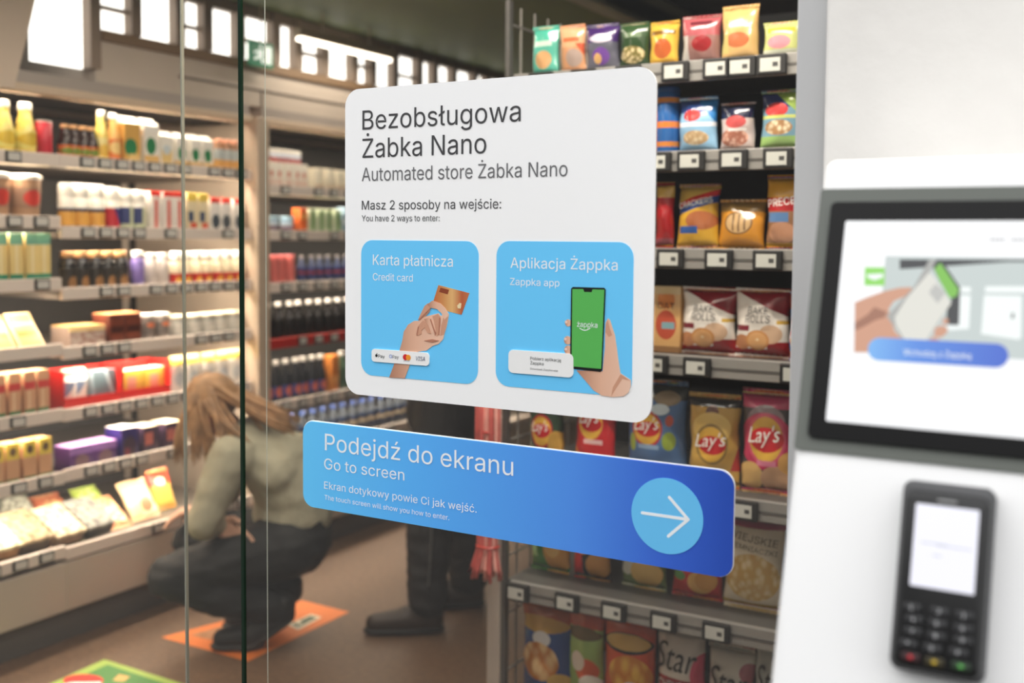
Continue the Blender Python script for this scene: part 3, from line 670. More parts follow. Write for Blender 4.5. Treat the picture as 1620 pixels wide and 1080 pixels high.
# nearest cooler (only its far end shows)
run(proto_bottle('juice_bottle', .036, .195, juice, wh, lab_art('lime', (236, 228, 130), ('ell', .5, .5, .5, .4, (222, 190, 60))), (.2, .5), .4, .62, .12), 'bottle', 'round pale yellow juice bottle with white cap on the top shelf, far left', 1.715, .74, 1.00, 3, .072, 'pale yellow juice bottles')
run(proto_bottle('soda_can', .028, .14, C('crimson', (196, 44, 60)), gry, None, neck=0, caph=.04), 'can', 'crimson can beside the pale yellow juice bottles', 1.715, 1.00, 1.045, 1, .056)
run(proto_cup('salad_cup', .046, .054, .165, C('kraft', (176, 140, 110)), wh, lab_art('kraft', (150, 120, 100), ('ell', .5, .5, .3, .4, (196, 60, 50)))), 'cup', 'brown paper cup with white domed lid on the second shelf, far left', 1.50, .66, 1.03, 3, .118, 'brown paper cups with white lids')
run(proto_box('sandwich_stick_pack', .05, .05, .178, lab_art('stick', (230, 206, 140), ('rect', 0, 1, 0, .22, (40, 140, 110)), ('rect', 0, 1, .78, 1, (110, 170, 150)), ('rect', .4, .6, .22, .78, (240, 226, 180))), None), 'pack', 'slim pack with teal ends and yellow middle on the third shelf, far left', 1.285, .70, 1.03, 6, .05, 'slim teal ended packs')
run(proto_wedge('sandwich_pack', .1, .10, .13, C('sand_card', (226, 198, 150)), lab_art('sand', (200, 160, 100), ('rect', 0, 1, .4, .55, (150, 120, 60)), ('rect', 0, 1, .7, .8, (230, 200, 150)))), 'sandwich', 'wedge sandwich in pale card on the fourth shelf, far left', 1.055, .66, 1.02, 3, .10, 'wedge sandwiches')
run(proto_box('wrap_pack', .045, .06, .165, lab_art('wrap', (206, 160, 124), ('rect', 0, 1, 0, .2, (60, 120, 70)), ('rect', 0, 1, .62, .78, (200, 64, 60)), ('rect', .3, .5, .2, .6, (230, 196, 160)))), 'pack', 'upright wrap pack with green foot and red stripe on the fifth shelf, far left', .825, .62, 1.02, 7, .06, 'upright wrap packs')
run(proto_box('cheese_stick_pack', .05, .06, .15, lab_art('chz', (206, 160, 120), ('rect', 0, 1, 0, .18, (80, 130, 80)), ('rect', 0, 1, .62, 1, (222, 196, 80)), ('ell', .5, .8, .25, .1, (100, 80, 50)))), 'pack', 'upright pack with yellow top and green foot on the sixth shelf, far left', .60, .60, 1.02, 7, .06, 'upright yellow topped packs')
# middle cooler
run(proto_bottle('dark_bottle', .024, .135, C('dark_glass', (50, 32, 26), rough=.15), cop, lab_art('dk1', (226, 120, 60), ('ell', .5, .5, .5, .3, (120, 140, 50))), (.15, .45), .35, .6), 'bottle', 'small dark bottle with orange label at the near end of the top middle shelf', 1.715, 1.085, 1.235, 4, .05, 'small dark bottles')
run(proto_bottle('juice_bottle', .026, .20, juice, wh, lab_art('pear', (240, 226, 150), ('ell', .5, .4, .5, .3, (232, 190, 80))), (.1, .5), .42, .55), 'bottle', 'slender pale yellow bottle with white cap left of the white cartons', 1.715, 1.235, 1.29, 1, .052)
run(proto_bottle('juice_bottle', .026, .195, C('peach', (244, 190, 110)), wh, lab_art('peach', (236, 130, 60), ('ell', .5, .6, .5, .3, (248, 214, 140))), (.1, .5), .42, .55), 'bottle', 'slender orange bottle with white cap touching the white cartons', 1.715, 1.29, 1.345, 1, .052)
run(proto_carton('milk_carton', .072, .07, .19, goldblob, None, .14, wh), 'carton', 'tall gold carton with green circle on the top middle shelf', 1.715, 1.35, 1.425, 1, .07)
run(proto_carton('milk_carton', .072, .07, .19, greenblob, None, .14, wh), 'carton', 'tall white carton with green circle next to the gold carton', 1.715, 1.43, 1.51, 1, .07)
run(proto_carton('milk_carton', .066, .06, .15, lab_art('oat3', (240, 236, 226), ('rect', .1, .9, .1, .6, (226, 196, 130)), ('ell', .5, .6, .3, .14, (200, 214, 220))), None, .14, wh), 'carton', 'shorter white carton with a sandy panel right of the tall cartons', 1.715, 1.515, 1.59, 1, .06)
run(proto_carton('milk_carton', .056, .06, .15, greenblob, None, .14, wh), 'carton', 'shorter white carton with green circle, in the row across the glass edge', 1.715, 1.595, 1.80, 3, .06, 'shorter white cartons with green circles')
run(proto_bottle('coffee_bottle', .024, .145, C('coffee', (150, 110, 80)), C('cap_salmon', (224, 160, 130)), lab_art('coffee', (180, 190, 190), ('rect', 0, 1, 0, .5, (224, 168, 90))), (.1, .7), .2, .8), 'bottle', 'small coffee bottle at the far end of the top middle shelf', 1.715, 1.82, 1.96, 3, .05, 'small coffee bottles')
run(proto_bottle('yogurt_bottle', .030, .178, wh, wh, lab_art('yg1', (60, 60, 90), ('rect', 0, 1, .2, .85, (226, 170, 80))), (.06, .5), 0, .9, .28), 'bottle', 'white capped yogurt bottle with blue and yellow label, second middle shelf', 1.465, 1.085, 1.27, 3, .06, 'white capped yogurt bottles with blue labels')
run(proto_bottle('yogurt_bottle', .030, .172, wh, wh, lab_art('yg2', (190, 50, 60), ('diag', 1, .6, .9, (60, 60, 130))), (.06, .55), 0, .9, .28), 'bottle', 'white capped yogurt bottle with red label, second middle shelf', 1.465, 1.275, 1.335, 1, .06)
run(proto_bottle('yogurt_bottle', .029, .165, wh, wh, lab_art('yg3', (214, 220, 180), ('rect', 0, .5, .3, 1, (60, 70, 120)), ('rect', 0, 1, 0, .2, (80, 130, 70))), (.06, .6), 0, .9, .28), 'bottle', 'white capped yogurt bottle with green foot, second middle shelf', 1.465, 1.34, 1.455, 2, .06, 'white capped yogurt bottles with green foot')
run(proto_carton('milk_carton', .055, .06, .165, lab_art('rw', (244, 236, 228), ('rect', 0, 1, .88, 1, (220, 50, 36)), ('rect', .35, .65, .1, .8, (222, 90, 76))), None, 0), 'carton', 'white and red carton on the second middle shelf', 1.465, 1.465, 1.64, 3, .06, 'white and red cartons')
run(proto_carton('milk_carton', .055, .06, .165, lab_art('yw', (240, 226, 190), ('rect', 0, 1, .8, 1, (232, 206, 90)), ('rect', .1, .6, .3, .55, (50, 70, 110)), ('rect', .3, .9, .1, .28, (222, 80, 50))), None, 0), 'carton', 'cream carton with yellow top on the second middle shelf', 1.465, 1.645, 1.765, 2, .06, 'cream cartons with yellow tops')
run(proto_carton('milk_carton', .055, .06, .15, lab_art('rw2', (244, 240, 234), ('rect', 0, 1, .86, 1, (226, 56, 40)), ('ell', .5, .35, .4, .2, (70, 80, 90))), None, 0), 'carton', 'white carton with red top and grey oval, far end of the second middle shelf', 1.465, 1.77, 1.97, 3, .06, 'white cartons with red tops and grey ovals')
run(proto_bottle('coffee_bottle', .031, .15, blk, cop, lab_art('blk', (58, 54, 50), ('ell', .5, .35, .28, .3, (150, 110, 70))), (.05, .6), .12, .82, .14), 'bottle', 'black bottle with copper cap on the third middle shelf', 1.25, 1.085, 1.375, 5, .062, 'black bottles with copper caps')
run(proto_bottle('coffee_bottle', .026, .15, C('violet', (120, 104, 170)), wh, None, (.1, .6), .12, .82, .14), 'bottle', 'violet bottle right of the black copper capped bottles', 1.25, 1.395, 1.45, 1, .055)
run(proto_bottle('yogurt_bottle', .027, .14, C('pale_grey', (206, 196, 190)), wh, None, neck=.15, capr=.8), 'bottle', 'pale grey bottle right of the violet bottle', 1.25, 1.455, 1.57, 2, .055, 'pale grey bottles')
run(proto_bottle('ketchup_bottle', .026, .145, cream, wh, lab_art('kt', (196, 50, 44), ('ell', .5, .45, .3, .3, (236, 180, 70))), (.05, .4), .1, .9, .2), 'bottle', 'cream bottle with red and yellow label on the third middle shelf', 1.25, 1.58, 1.97, 7, .052, 'cream bottles with red labels')
run(proto_box('meat_tray', .15, .11, .09, lab_art('meat', (170, 150, 140), ('rect', 0, 1, .8, 1, (236, 206, 150)), ('food', .5, .4, .5, .4, 6, (150, 110, 100), (196, 180, 170))), None, topM=C('film_gold', (232, 186, 120))), 'tray', 'flat meat tray with golden film on the fourth middle shelf', 1.04, 1.09, 1.25, 1, .11)
run(proto_box('cooked_ham_box', .075, .09, .125, C('ham', (96, 48, 36)), lab_art('ham2', (120, 62, 44), ('rect', 0, 1, .4, .7, (70, 36, 30))), topM=C('film_orange', (240, 170, 120))), 'box', 'dark brown box on the fourth middle shelf', 1.04, 1.26, 1.42, 2, .09, 'dark brown boxes')
run(proto_cup('yogurt_cup', .026, .03, .115, C('cup_grey', (150, 140, 134)), wh, lab_art('cupr', (120, 112, 108), ('ell', .5, .8, .3, .2, (226, 130, 90)))), 'cup', 'grey yogurt cup with white lid on the fourth middle shelf', 1.04, 1.43, 1.58, 2, .064, 'grey yogurt cups')
run(proto_cup('dessert_cup', .03, .036, .10, C('cup_clear', (176, 176, 170), rough=.15), cream, C('cup_milky', (206, 204, 196))), 'cup', 'clear dessert cup with cream lid on the fourth middle shelf', 1.04, 1.59, 1.97, 5, .072, 'clear dessert cups')
bpy.context.view_layer.update()
run(proto_crate('display_crate', .245, .13, .15, C('crate_red', (206, 34, 26))), 'crate', 'red display crate on the fifth shelf, nearest to the far left packs', .82, 1.07, 1.32, 1, .13)
run(proto_crate('display_crate', .225, .13, .15, C('crate_red', ())), 'crate', 'red display crate on the fifth shelf, just left of the blond head', .82, 1.325, 1.555, 1, .13)
CR = .004
run(proto_bottle('cream_tube', .028, .15, wh, cream, lab_art('crm', (230, 220, 210), ('diag', -1, 1, .2, (120, 140, 170))), (.2, .7), .1, .9), 'bottle', 'white bottle inside the nearer red crate', .824, 1.095, 1.195, 2, .06, 'white bottles in the nearer red crate', .02)
run(proto_box('fish_pack', .10, .05, .135, lab_art('fish', (120, 140, 150), ('diag', 1, .5, .95, (180, 196, 204)), ('diag', 1, .5, 1.1, (90, 100, 106)), ('rect', 0, 1, 0, .14, (220, 210, 200)))), 'pack', 'blue grey pack with slanted stripes between the two red crate walls', .824, 1.205, 1.31, 1, .05, None, .02)
run(proto_box('butter_box', .10, .06, .12, lab_art('butter', (222, 180, 70), ('rect', .3, .7, .3, .8, (226, 150, 130)), ('rect', 0, 1, 0, .25, (206, 60, 50))), topM=wh), 'box', 'yellow box with red foot inside the farther red crate', .824, 1.335, 1.545, 2, .06, 'yellow boxes in the farther red crate', .02)
run(proto_bag('milk_pouch', .075, .16, .04, lab_art('pouch', (236, 230, 222), ('rect', 0, 1, .78, 1, (240, 206, 90)), ('ell', .5, .4, .3, .2, (196, 200, 204))), None, 3, .003), 'pouch', 'white pouch with yellow top beyond the red crates', .82, 1.57, 1.97, 5, .05, 'white pouches with yellow tops')
run(proto_box('yogurt_multipack', .10, .09, .09, lab_art('purp', (84, 46, 110), ('rect', 0, 1, .7, 1, (150, 110, 180)), ('ell', .5, .4, .3, .3, (120, 90, 100))), topM=C('film_lilac', (206, 160, 220))), 'pack', 'purple multipack with lilac film on the sixth shelf', .605, 1.085, 1.30, 2, .09, 'purple multipacks with lilac film')
run(proto_box('yogurt_multipack', .08, .09, .125, lab_art('purp2', (44, 30, 96), ('ell', .5, .4, .4, .35, (60, 40, 60)), ('rect', .2, .5, .1, .4, (120, 40, 60))), topM=wh), 'pack', 'deep violet multipack with white film on the sixth shelf', .605, 1.31, 1.40, 1, .09)
run(proto_box('yogurt_multipack', .08, .09, .115, lab_art('purp3', (70, 50, 70), ('rect', .1, .6, .4, .8, (190, 110, 100)), ('rect', 0, 1, 0, .2, (50, 40, 50))), topM=cream), 'pack', 'dusky plum multipack with cream film, left of the crouching person', .605, 1.405, 1.62, 2, .09, 'dusky plum multipacks')
# far cooler
run(proto_carton('milk_carton', .05, .055, .125, lab_art('f1', (244, 236, 222), ('rect', .1, .9, .1, .4, (236, 206, 190)), ('ell', .5, .6, .2, .12, (220, 140, 120)))), 'carton', 'creamy white carton on the top shelf of the far cooler', 1.66, 2.11, 2.38, 5, .055, 'creamy white cartons in the far cooler')
run(proto_bottle('dairy_jar', .022, .06, lab_art('jar', (206, 120, 120), ('rect', 0, 1, .5, 1, (220, 226, 236))), wh, None, neck=0, caph=.3), 'jar', 'small white capped jar stacked on the creamy white cartons', 1.785, 2.12, 2.35, 5, .05, 'small jars stacked on the cartons')
run(proto_carton('milk_carton', .06, .055, .115, lab_art('f2', (240, 232, 210), ('rect', 0, 1, 0, .35, (214, 190, 160))), None, 0), 'carton', 'pale beige carton right of the creamy white cartons in the far cooler', 1.66, 2.42, 3.2, 10, .055, 'pale beige cartons in the far cooler')
run(proto_cup('yogurt_cup', .026, .03, .085, lblu, C('lid_blue', (190, 226, 246)), lab_art('cupb', (120, 90, 110), ('rect', 0, 1, .5, 1, (200, 220, 236)))), 'cup', 'pale blue lidded cup on the second shelf of the far cooler', 1.462, 2.115, 2.315, 2, .06, 'pale blue lidded cups')
run(proto_carton('juice_carton', .05, .05, .125, lab_art('or', (224, 110, 50), ('rect', 0, 1, .6, .8, (240, 170, 90)))), 'carton', 'bright orange carton right of the pale blue lidded cups', 1.462, 2.315, 2.375, 1, .05)
run(proto_carton('juice_carton', .05, .05, .125, lab_art('gr', (206, 220, 190), ('rect', .3, .7, .1, .9, (120, 170, 100)))), 'carton', 'pale green carton right of the bright orange carton', 1.462, 2.38, 2.62, 4, .05, 'pale green cartons')
run(proto_carton('juice_carton', .05, .05, .135, lab_art('bl', (150, 176, 196), ('rect', 0, 1, .4, .6, (230, 236, 240)))), 'carton', 'grey blue carton at the far end of the second far shelf', 1.462, 2.63, 3.2, 9, .05, 'grey blue cartons')
run(proto_bottle('soda_can', .024, .145, C('can_pink', (206, 110, 104)), pnk, None, neck=.05, capr=.9, caph=.05), 'can', 'tall pink can on the third shelf of the far cooler', 1.232, 2.10, 2.30, 4, .05, 'tall pink cans')
run(proto_bottle('water_bottle', .024, .14, C('bottle_blue_dark', (60, 70, 100)), C('cap_grey', (120, 116, 116)), lab_art('wb', (50, 60, 110), ('rect', 0, 1, .4, .6, (150, 60, 60)))), 'bottle', 'dark blue bottle right of the tall pink cans', 1.232, 2.33, 3.2, 14, .05, 'dark blue bottles in the far cooler')
run(proto_bottle('cola_bottle', .028, .18, blk, C('cap_white', (214, 210, 204)), None, neck=.4), 'bottle', 'black bottle with pale cap above the red price rail', .985, 2.10, 3.2, 16, .056, 'black bottles with pale caps')
run(proto_bottle('beer_bottle', .028, .20, C('beer_glass', (40, 42, 46), rough=.15), C('cap_silver', (170, 166, 160)), lab_art('beer', (60, 64, 130), ('ell', .5, .5, .35, .45, (214, 110, 90))), (.18, .42), .4), 'bottle', 'dark bottle with blue and red label on the fifth shelf of the far cooler', .705, 2.10, 2.52, 7, .056, 'dark bottles with blue and red labels')
run(proto_carton('juice_carton', .055, .05, .19, lab_art('orb', (196, 120, 50), ('rect', 0, 1, .3, .5, (226, 160, 90)))), 'carton', 'tall ochre carton right of the dark bottles with blue and red labels', .705, 2.53, 2.6, 1, .05)
run(proto_bottle('soda_bottle', .028, .20, C('green_glass', (70, 96, 76), rough=.15), gry, None, neck=.4), 'bottle', 'green glass bottle right of the tall ochre carton', .705, 2.61, 3.2, 9, .056, 'green glass bottles in the far cooler')
run(proto_bottle('water_bottle', .030, .17, C('water_clear', (84, 90, 98), rough=.15), C('cap_royal', (44, 62, 110)), lab_art('wtr', (44, 60, 96), ('rect', 0, 1, .3, .6, (206, 190, 160)))), 'bottle', 'water bottle with royal blue cap low in the far cooler', .48, 2.10, 3.3, 16, .06, 'water bottles with royal blue caps')
# salads and snacks lying in the bottom trays of the first two coolers
def lying(nm, proto, px, py, z, rz, tilt, label, cat):
    p = on(2, z, px, py); proto.location = (min(p.x, XF-.09), p.y, z); proto.rotation_euler = (tilt, 0, rz); tag(proto, label, cat); return proto
TR = .325
salM = lambda n, a, b_: lab_art('sal_'+n, a, ('food', .5, .5, .5, .5, 9, a, b_))
def salad_box(nm, w, d, h, M, lidM):
    t = root(nm); MB().box(-w/2, w/2, -d/2, d/2, 0, h*.75, .006).build('tub', M, t); MB().box(-w/2-.003, w/2+.003, -d/2-.003, d/2+.003, h*.75, h, .003).build('lid', lidM, t); return t
trayfood = [('salad_bag', (110, 116, 70), (206, 206, 160), 'leafy green and white salad bag at the near end of the bottom tray', .70),
            ('salad_box', (170, 130, 90), (226, 206, 170), 'sand coloured salad box in the bottom tray, second from the near end', .84),
            ('salad_box', (90, 80, 70), (170, 150, 120), 'dark salad box with brown filling in the bottom tray', .96),
            ('salad_box', (140, 116, 96), (206, 190, 160), 'pale topped salad box in the bottom tray by the cooler joint', 1.10),
            ('salad_box', (60, 64, 60), (130, 130, 124), 'black salad box in the bottom tray left of the cut fruit', 1.23)]
for k, (nm, a, b_, lb, y) in enumerate(trayfood):
    o = salad_box('salad_box', .115, .17, .055, mat('tub%d' % k, a, .35, var=.35, vscale=30), mat('lid%d' % k, b_, .25, var=.6, vscale=38, coat=.3))
    o.location = (XF-.135, y, (Z1[-1] if y < 1.045 else TR)+.04); o.rotation_euler = (math.radians(26), 0, PI/2); tag(o, lb, 'salad box')
def lean_bag(w, h, d, M, y, back, tilt, lb, seed, z=TR, nm='snack_bag'):
    o = proto_bag(nm, w, h, d, M, None, seed, .004); o.location = (XF-.03-back, y, z-.006); o.rotation_euler = (-tilt, 0, PI/2); tag(o, lb, 'bag'); return o
lean_bag(.13, .17, .05, lab_art('fruit', (214, 150, 110), ('food', .5, .5, .5, .5, 7, (226, 110, 70), (240, 210, 160))), 1.36, .07, .95, 'orange bag of cut fruit leaning in the bottom tray', 31)
lean_bag(.12, .17, .05, lab_art('grnbag', (170, 190, 90), ('food', .5, .5, .45, .4, 7, (236, 226, 180), (150, 190, 60))), 1.40, .22, .8, 'lime green bag leaning behind the orange fruit bag', 32)
lean_bag(.14, .17, .05, lab_art('tanbag', (226, 196, 150), ('diag', 1, -.8, .35, (240, 220, 186)), ('ell', .6, .3, .2, .2, (214, 120, 90))), 1.515, .10, .6, 'cream bag leaning left of the crouching person, bottom tray', 33)
lean_bag(.11, .17, .05, lab_art('redyel', (216, 176, 80), ('rect', 0, 1, .62, 1, (222, 64, 40)), ('ell', .4, .7, .2, .12, (250, 220, 190))), 1.66, .15, .35, 'red topped yellow bag standing beside the crouching person', 34)
lean_bag(.13, .17, .05, lab_art('terra', (190, 110, 80), ('food', .5, .4, .4, .4, 8, (150, 80, 50), (226, 180, 130))), 1.27, .27, .9, 'terracotta snack bag lying behind the black salad box', 35)

for k, (y, c1, c2, lb) in enumerate(((.68, (150, 170, 80), (226, 226, 190), 'green leaf bag standing at the back of the bottom tray, far left'), (.83, (120, 90, 70), (206, 170, 130), 'brown speckled bag at the back of the bottom tray, second from the far left'),
        (.97, (176, 120, 80), (236, 210, 160), 'tan speckled bag at the back of the bottom tray near the joint'), (1.12, (96, 100, 90), (190, 190, 176), 'grey green speckled bag at the back of the bottom tray, right of the joint'))):
    lean_bag(.135, .19, .05, lab_art('tb%d' % k, c1, ('food', .5, .5, .5, .5, 8, c1, c2)), y, .27, .75, lb, 51+k, Z1[-1] if y < 1.045 else TR)
# ================================================================== SNACK RACK BEHIND THE RIGHT PANE (faces the glass)
YR = 1.0; RX0, RX1 = -1.405, -.20
rk = root('snack_rack', ((RX0+RX1)/2, YR+.25, 0), 'tall grey wire ended snack rack filled with crisp bags, right behind the pane', 'rack')
rackG = mat('rack_grey', (98, 96, 93), .45, .3); rackB = mat('rack_black', (9, 9, 9), .8); railG = mat('rack_rail', (150, 148, 144), .4, .2); postM = mat('rack_post', (186, 176, 166), .5)
for x in (RX0-.006, RX1-.006): MB().box(x, x+.012, YR-.002, YR+.02, 0, 2.06, .002).build('post', rackG, rk)
MB().box(RX0-.05, RX0-.008, YR-.002, YR+.03, 0, .98, .004).build('low_post', postM, rk)
for x in (RX0-.02, RX1-.02): MB().box(x, x+.04, YR+.465, YR+.505, 0, 2.06, .003).build('post', postM, rk)
MB().box(RX0, RX1, YR+.49, YR+.50, .05, 2.06).build('back_panel', rackB, rk)
MB().box(RX0, RX1, YR+.01, YR+.49, .0, .10, .003).build('base', rackG, rk)
mb = MB()
for k in range(13): z = .14+k*.155; mb.tube([(RX0, YR+.03, z), (RX0, YR+.47, z)], .0035, 6)
for k in range(6): y = YR+.07+k*.075; mb.tube([(RX0, y, .1), (RX0, y, 2.05)], .0035, 6)
mb.build('wire_side', mat('rack_wire', (150, 146, 140), .4, .4), rk)
MB().box(RX1-.004, RX1+.004, YR+.03, YR+.47, .1, 2.05).build('side_panel', rackG, rk)
RZ = {'A': 1.865, 'B': 1.655, 'C': 1.425, 'D': 1.170, 'E': .845, 'F': .545, 'G': .205}
TAGX = {'A': (1130, 1168, 1215), 'B': (1040, 1092, 1158, 1228), 'C': (1062, 1138, 1215), 'D': (1040, 1107, 1262), 'E': (1060, 1120, 1185), 'F': (826, 905, 980, 1060, 1145), 'G': ()}
for k, z in RZ.items():
    s = MB().box(RX0+.003, RX1-.005, YR+.012, YR+.488, z-.014, z).build('shelf', rackG, rk)
    MB().box(RX0+.021, RX1-.021, YR-.004, YR+.012, z-.046, z+.003, .002).build('price_rail', railG, s)
    MB().box(RX0+.022, RX1-.022, YR-.0055, YR-.0035, z-.026, z-.020).build('price_rail', rackG, s)
    xs = [on(1, YR, px, 500).x for px in TAGX[k]]
    extra = [x for x in (-1.30, -1.18, -1.06, -.94) if xs and k not in 'F' and x < min(xs)-.08]
    for x in xs+extra:
        MB().box(x-.034, x+.034, YR-.018, YR-.0055, z-.045, z+.001, .003).build('price_tag', tagK, s)
        q = MB().box(x-.025, x+.021, YR-.0192, YR-.0178, z-.038, z-.008).build('price_tag', mat('tag_screen_cool', (196, 198, 192), .4), s); tag(q, 'pale screen of the tag')
        MB().box(x+.004, x+.016, YR-.0196, YR-.0190, z-.028, z-.018).build('price_tag', mat('tag_figure', (70, 70, 70), .5), s)
# bags: (row, px left, px right, px top, setback, depth, art, kind, label, [lettering])
redS, whS, dkS = mat('print_red', (200, 36, 40), .4), mat('print_white', (246, 244, 238), .4), mat('print_dark', (34, 32, 32), .4)
burg = mat('print_burgundy', (120, 30, 40), .4); ylS = mat('print_yellow', (240, 196, 60), .4)
def rbag(row, xl, xr, yt, lb, M, nm='crisp_bag', back=.035, dep=None, sealM=None, lets=(), seed=0, crink=.006, cat='bag', tilt=0.0):
    Y = YR+back; z = RZ[row]; ym = 500
    a, b_ = on(1, Y, xl, yt), on(1, Y, xr, yt); w = b_.x-a.x; zn = sorted(q for q in list(RZ.values())+[2.3] if q > z+.01)[0]; h = min(max(.06, (a.z+b_.z)/2-z), zn-z-.022); d = dep or min(.09, w*.5)
    t = proto_bag(nm, w, h, d, M, sealM, seed or int(xl), crink)
    for (body, cx, cz, wf, cf, TM, kw2) in lets: bag_text(t, body, w, h, d, cx*w/2, cz*h, wf*w, cf*h, TM, **kw2)
    t.location = (max((a.x+b_.x)/2, RX0+w/2+.012), Y+d/2, z+.0005); t.rotation_euler = (-tilt, 0, R_.uniform(-.06, .06)); tag(t, lb, cat); return t
crisp = lambda cx, cz, rx, rz, s=6, a=(236, 190, 90), b_=(176, 116, 40): ('food', cx, cz, rx, rz, s, a, b_)
BA = lambda n, base, *L: art('bag_'+n, base, L, .2, .7, .3)
LG = dict(sans=False, shear=.35, bold=.02, rot=.10, name='printed_logo')
nut = 'nut_bag'
# row A, small nut bags along the top
rbag('A', 838, 880, 40, 'small teal nut bag, first from the wire end of the top row', BA('teal', (90, 176, 156), ('rect', 0, 1, .72, 1, (84, 190, 166)), ('rect', .2, .8, .6, .72, (200, 220, 206)), ('ell', .5, .3, .3, .2, (206, 160, 110)), ('rect', 0, 1, 0, .08, (60, 150, 130))), nut)
rbag('A', 882, 922, 38, 'small peach nut bag between the teal and purple ones', BA('peach', (206, 150, 110), ('rect', 0, 1, .55, 1, (226, 168, 126)), ('diag', 1, 1, 1.3, (200, 90, 60)), ('rect', 0, 1, .62, 1, (228, 172, 130)), ('rect', .2, .8, .66, .76, (214, 110, 70)), ('ell', .6, .3, .3, .2, (170, 150, 140))), nut)
rbag('A', 923, 974, 36, 'small purple nut bag in the top row', BA('purple', (96, 96, 110), ('rect', 0, 1, .62, 1, (70, 44, 106)), ('ell', .5, .7, .3, .1, (214, 206, 220)), ('ell', .5, .3, .25, .2, (110, 70, 150)), ('ell', .4, .25, .12, .12, (214, 170, 110))), nut)
rbag('A', 976, 1024, 34, 'small dark green nut bag in the top row', BA('dgreen', (46, 70, 40), ('rect', 0, 1, .7, 1, (52, 80, 46)), ('rect', .3, .8, .68, .8, (110, 130, 100)), crisp(.5, .28, .4, .2, 8, (226, 206, 160), (120, 110, 60))), nut)
rbag('A', 1025, 1072, 32, 'small mustard yellow nut bag above the sign corner', BA('must', (214, 176, 70), ('rect', .1, .9, .72, .82, (120, 84, 30)), ('ell', .5, .38, .3, .24, (186, 96, 50)), ('rect', 0, 1, 0, .12, (196, 150, 50))), nut)
rbag('A', 1076, 1137, 22, 'dusky pink bag with dark red fruit in the top row', BA('dpink', (150, 110, 104), ('rect', 0, 1, .58, 1, (176, 90, 96)), ('rect', .25, .8, .82, .9, (110, 40, 50)), ('ell', .55, .4, .25, .18, (150, 40, 44)), ('rect', 0, .2, 0, .6, (190, 186, 180))), nut)
rbag('A', 1139, 1198, 6, 'tallest bag of the top row, golden beige', BA('gbeige', (214, 176, 116), ('rect', 0, 1, .7, 1, (226, 180, 116)), ('rect', .25, .75, .6, .74, (240, 206, 160)), ('ell', .5, .35, .3, .15, (190, 110, 70)), ('rect', 0, .25, .1, .5, (206, 190, 120))), nut)
rbag('A', 1204, 1266, 32, 'lime green bag with a pink spot at the right end of the top row', BA('lime', (196, 202, 130), ('rect', .15, .85, .7, .85, (206, 186, 70)), ('ell', .45, .42, .3, .2, (236, 150, 160)), ('rect', 0, 1, 0, .2, (206, 210, 190))), nut)
# row B
for k, (xl, xr, c, nme) in enumerate(((835, 885, (60, 110, 180), 'royal blue'), (888, 940, (200, 180, 120), 'sand'), (943, 992, (110, 150, 90), 'moss green'), (995, 1038, (170, 70, 60), 'brick red'))):
    rbag('B', xl, xr, 160, '%s nut bag behind the white sign, second row' % nme, BA('b%d' % k, c, crisp(.5, .35, .35, .22)), nut)
t = proto_bottle('nut_can', .03, .165, BA('can', (40, 100, 170), ('rect', 0, 1, .12, .2, (226, 140, 60)), ('rect', 0, 1, .42, .52, (226, 130, 60)), ('rect', 0, 1, .82, .9, (230, 150, 70))), C('can_lid', (40, 90, 160)), None, neck=0, caph=.08)
p = on(1, YR+.06, 1054, 240); t.location = (p.x, YR+.07, RZ['B']); tag(t, 'blue can with orange bands beside the sign edge, second row', 'can')
rbag('B', 1069, 1132, 152, 'pale blue nut bag with a red round logo, second row', BA('pblue', (150, 196, 230), ('rect', 0, 1, .74, 1, (60, 90, 160)), ('ell', .42, .68, .22, .12, (206, 60, 60)), ('rect', 0, 1, .46, .54, (240, 244, 250)), ('diag', 1, 1, 1.5, (50, 130, 200)), crisp(.5, .24, .32, .14, 8, (226, 206, 170), (190, 160, 120))), nut)
rbag('B', 1137, 1192, 160, 'navy topped pale pink nut bag, second row', BA('navpink', (206, 190, 186), ('rect', 0, 1, .68, 1, (30, 36, 66)), ('ell', .5, .6, .3, .14, (206, 90, 90)), crisp(.45, .25, .4, .2, 8, (226, 180, 160), (170, 110, 90)), ('rect', .3, .8, .4, .46, (240, 236, 232))), nut)
rbag('B', 1200, 1268, 140, 'blue and lime nut bag at the right end of the second row', BA('bluelime', (120, 160, 180), ('rect', 0, 1, .72, 1, (50, 60, 110)), ('diag', 1, 1.4, 1.75, (160, 190, 90)), ('ell', .4, .68, .28, .13, (206, 70, 70)), ('rect', 0, 1, .52, .58, (206, 214, 120)), crisp(.45, .36, .32, .14, 9, (230, 214, 180), (170, 130, 90)), ('rect', 0, 1, 0, .2, (150, 186, 110))), nut)
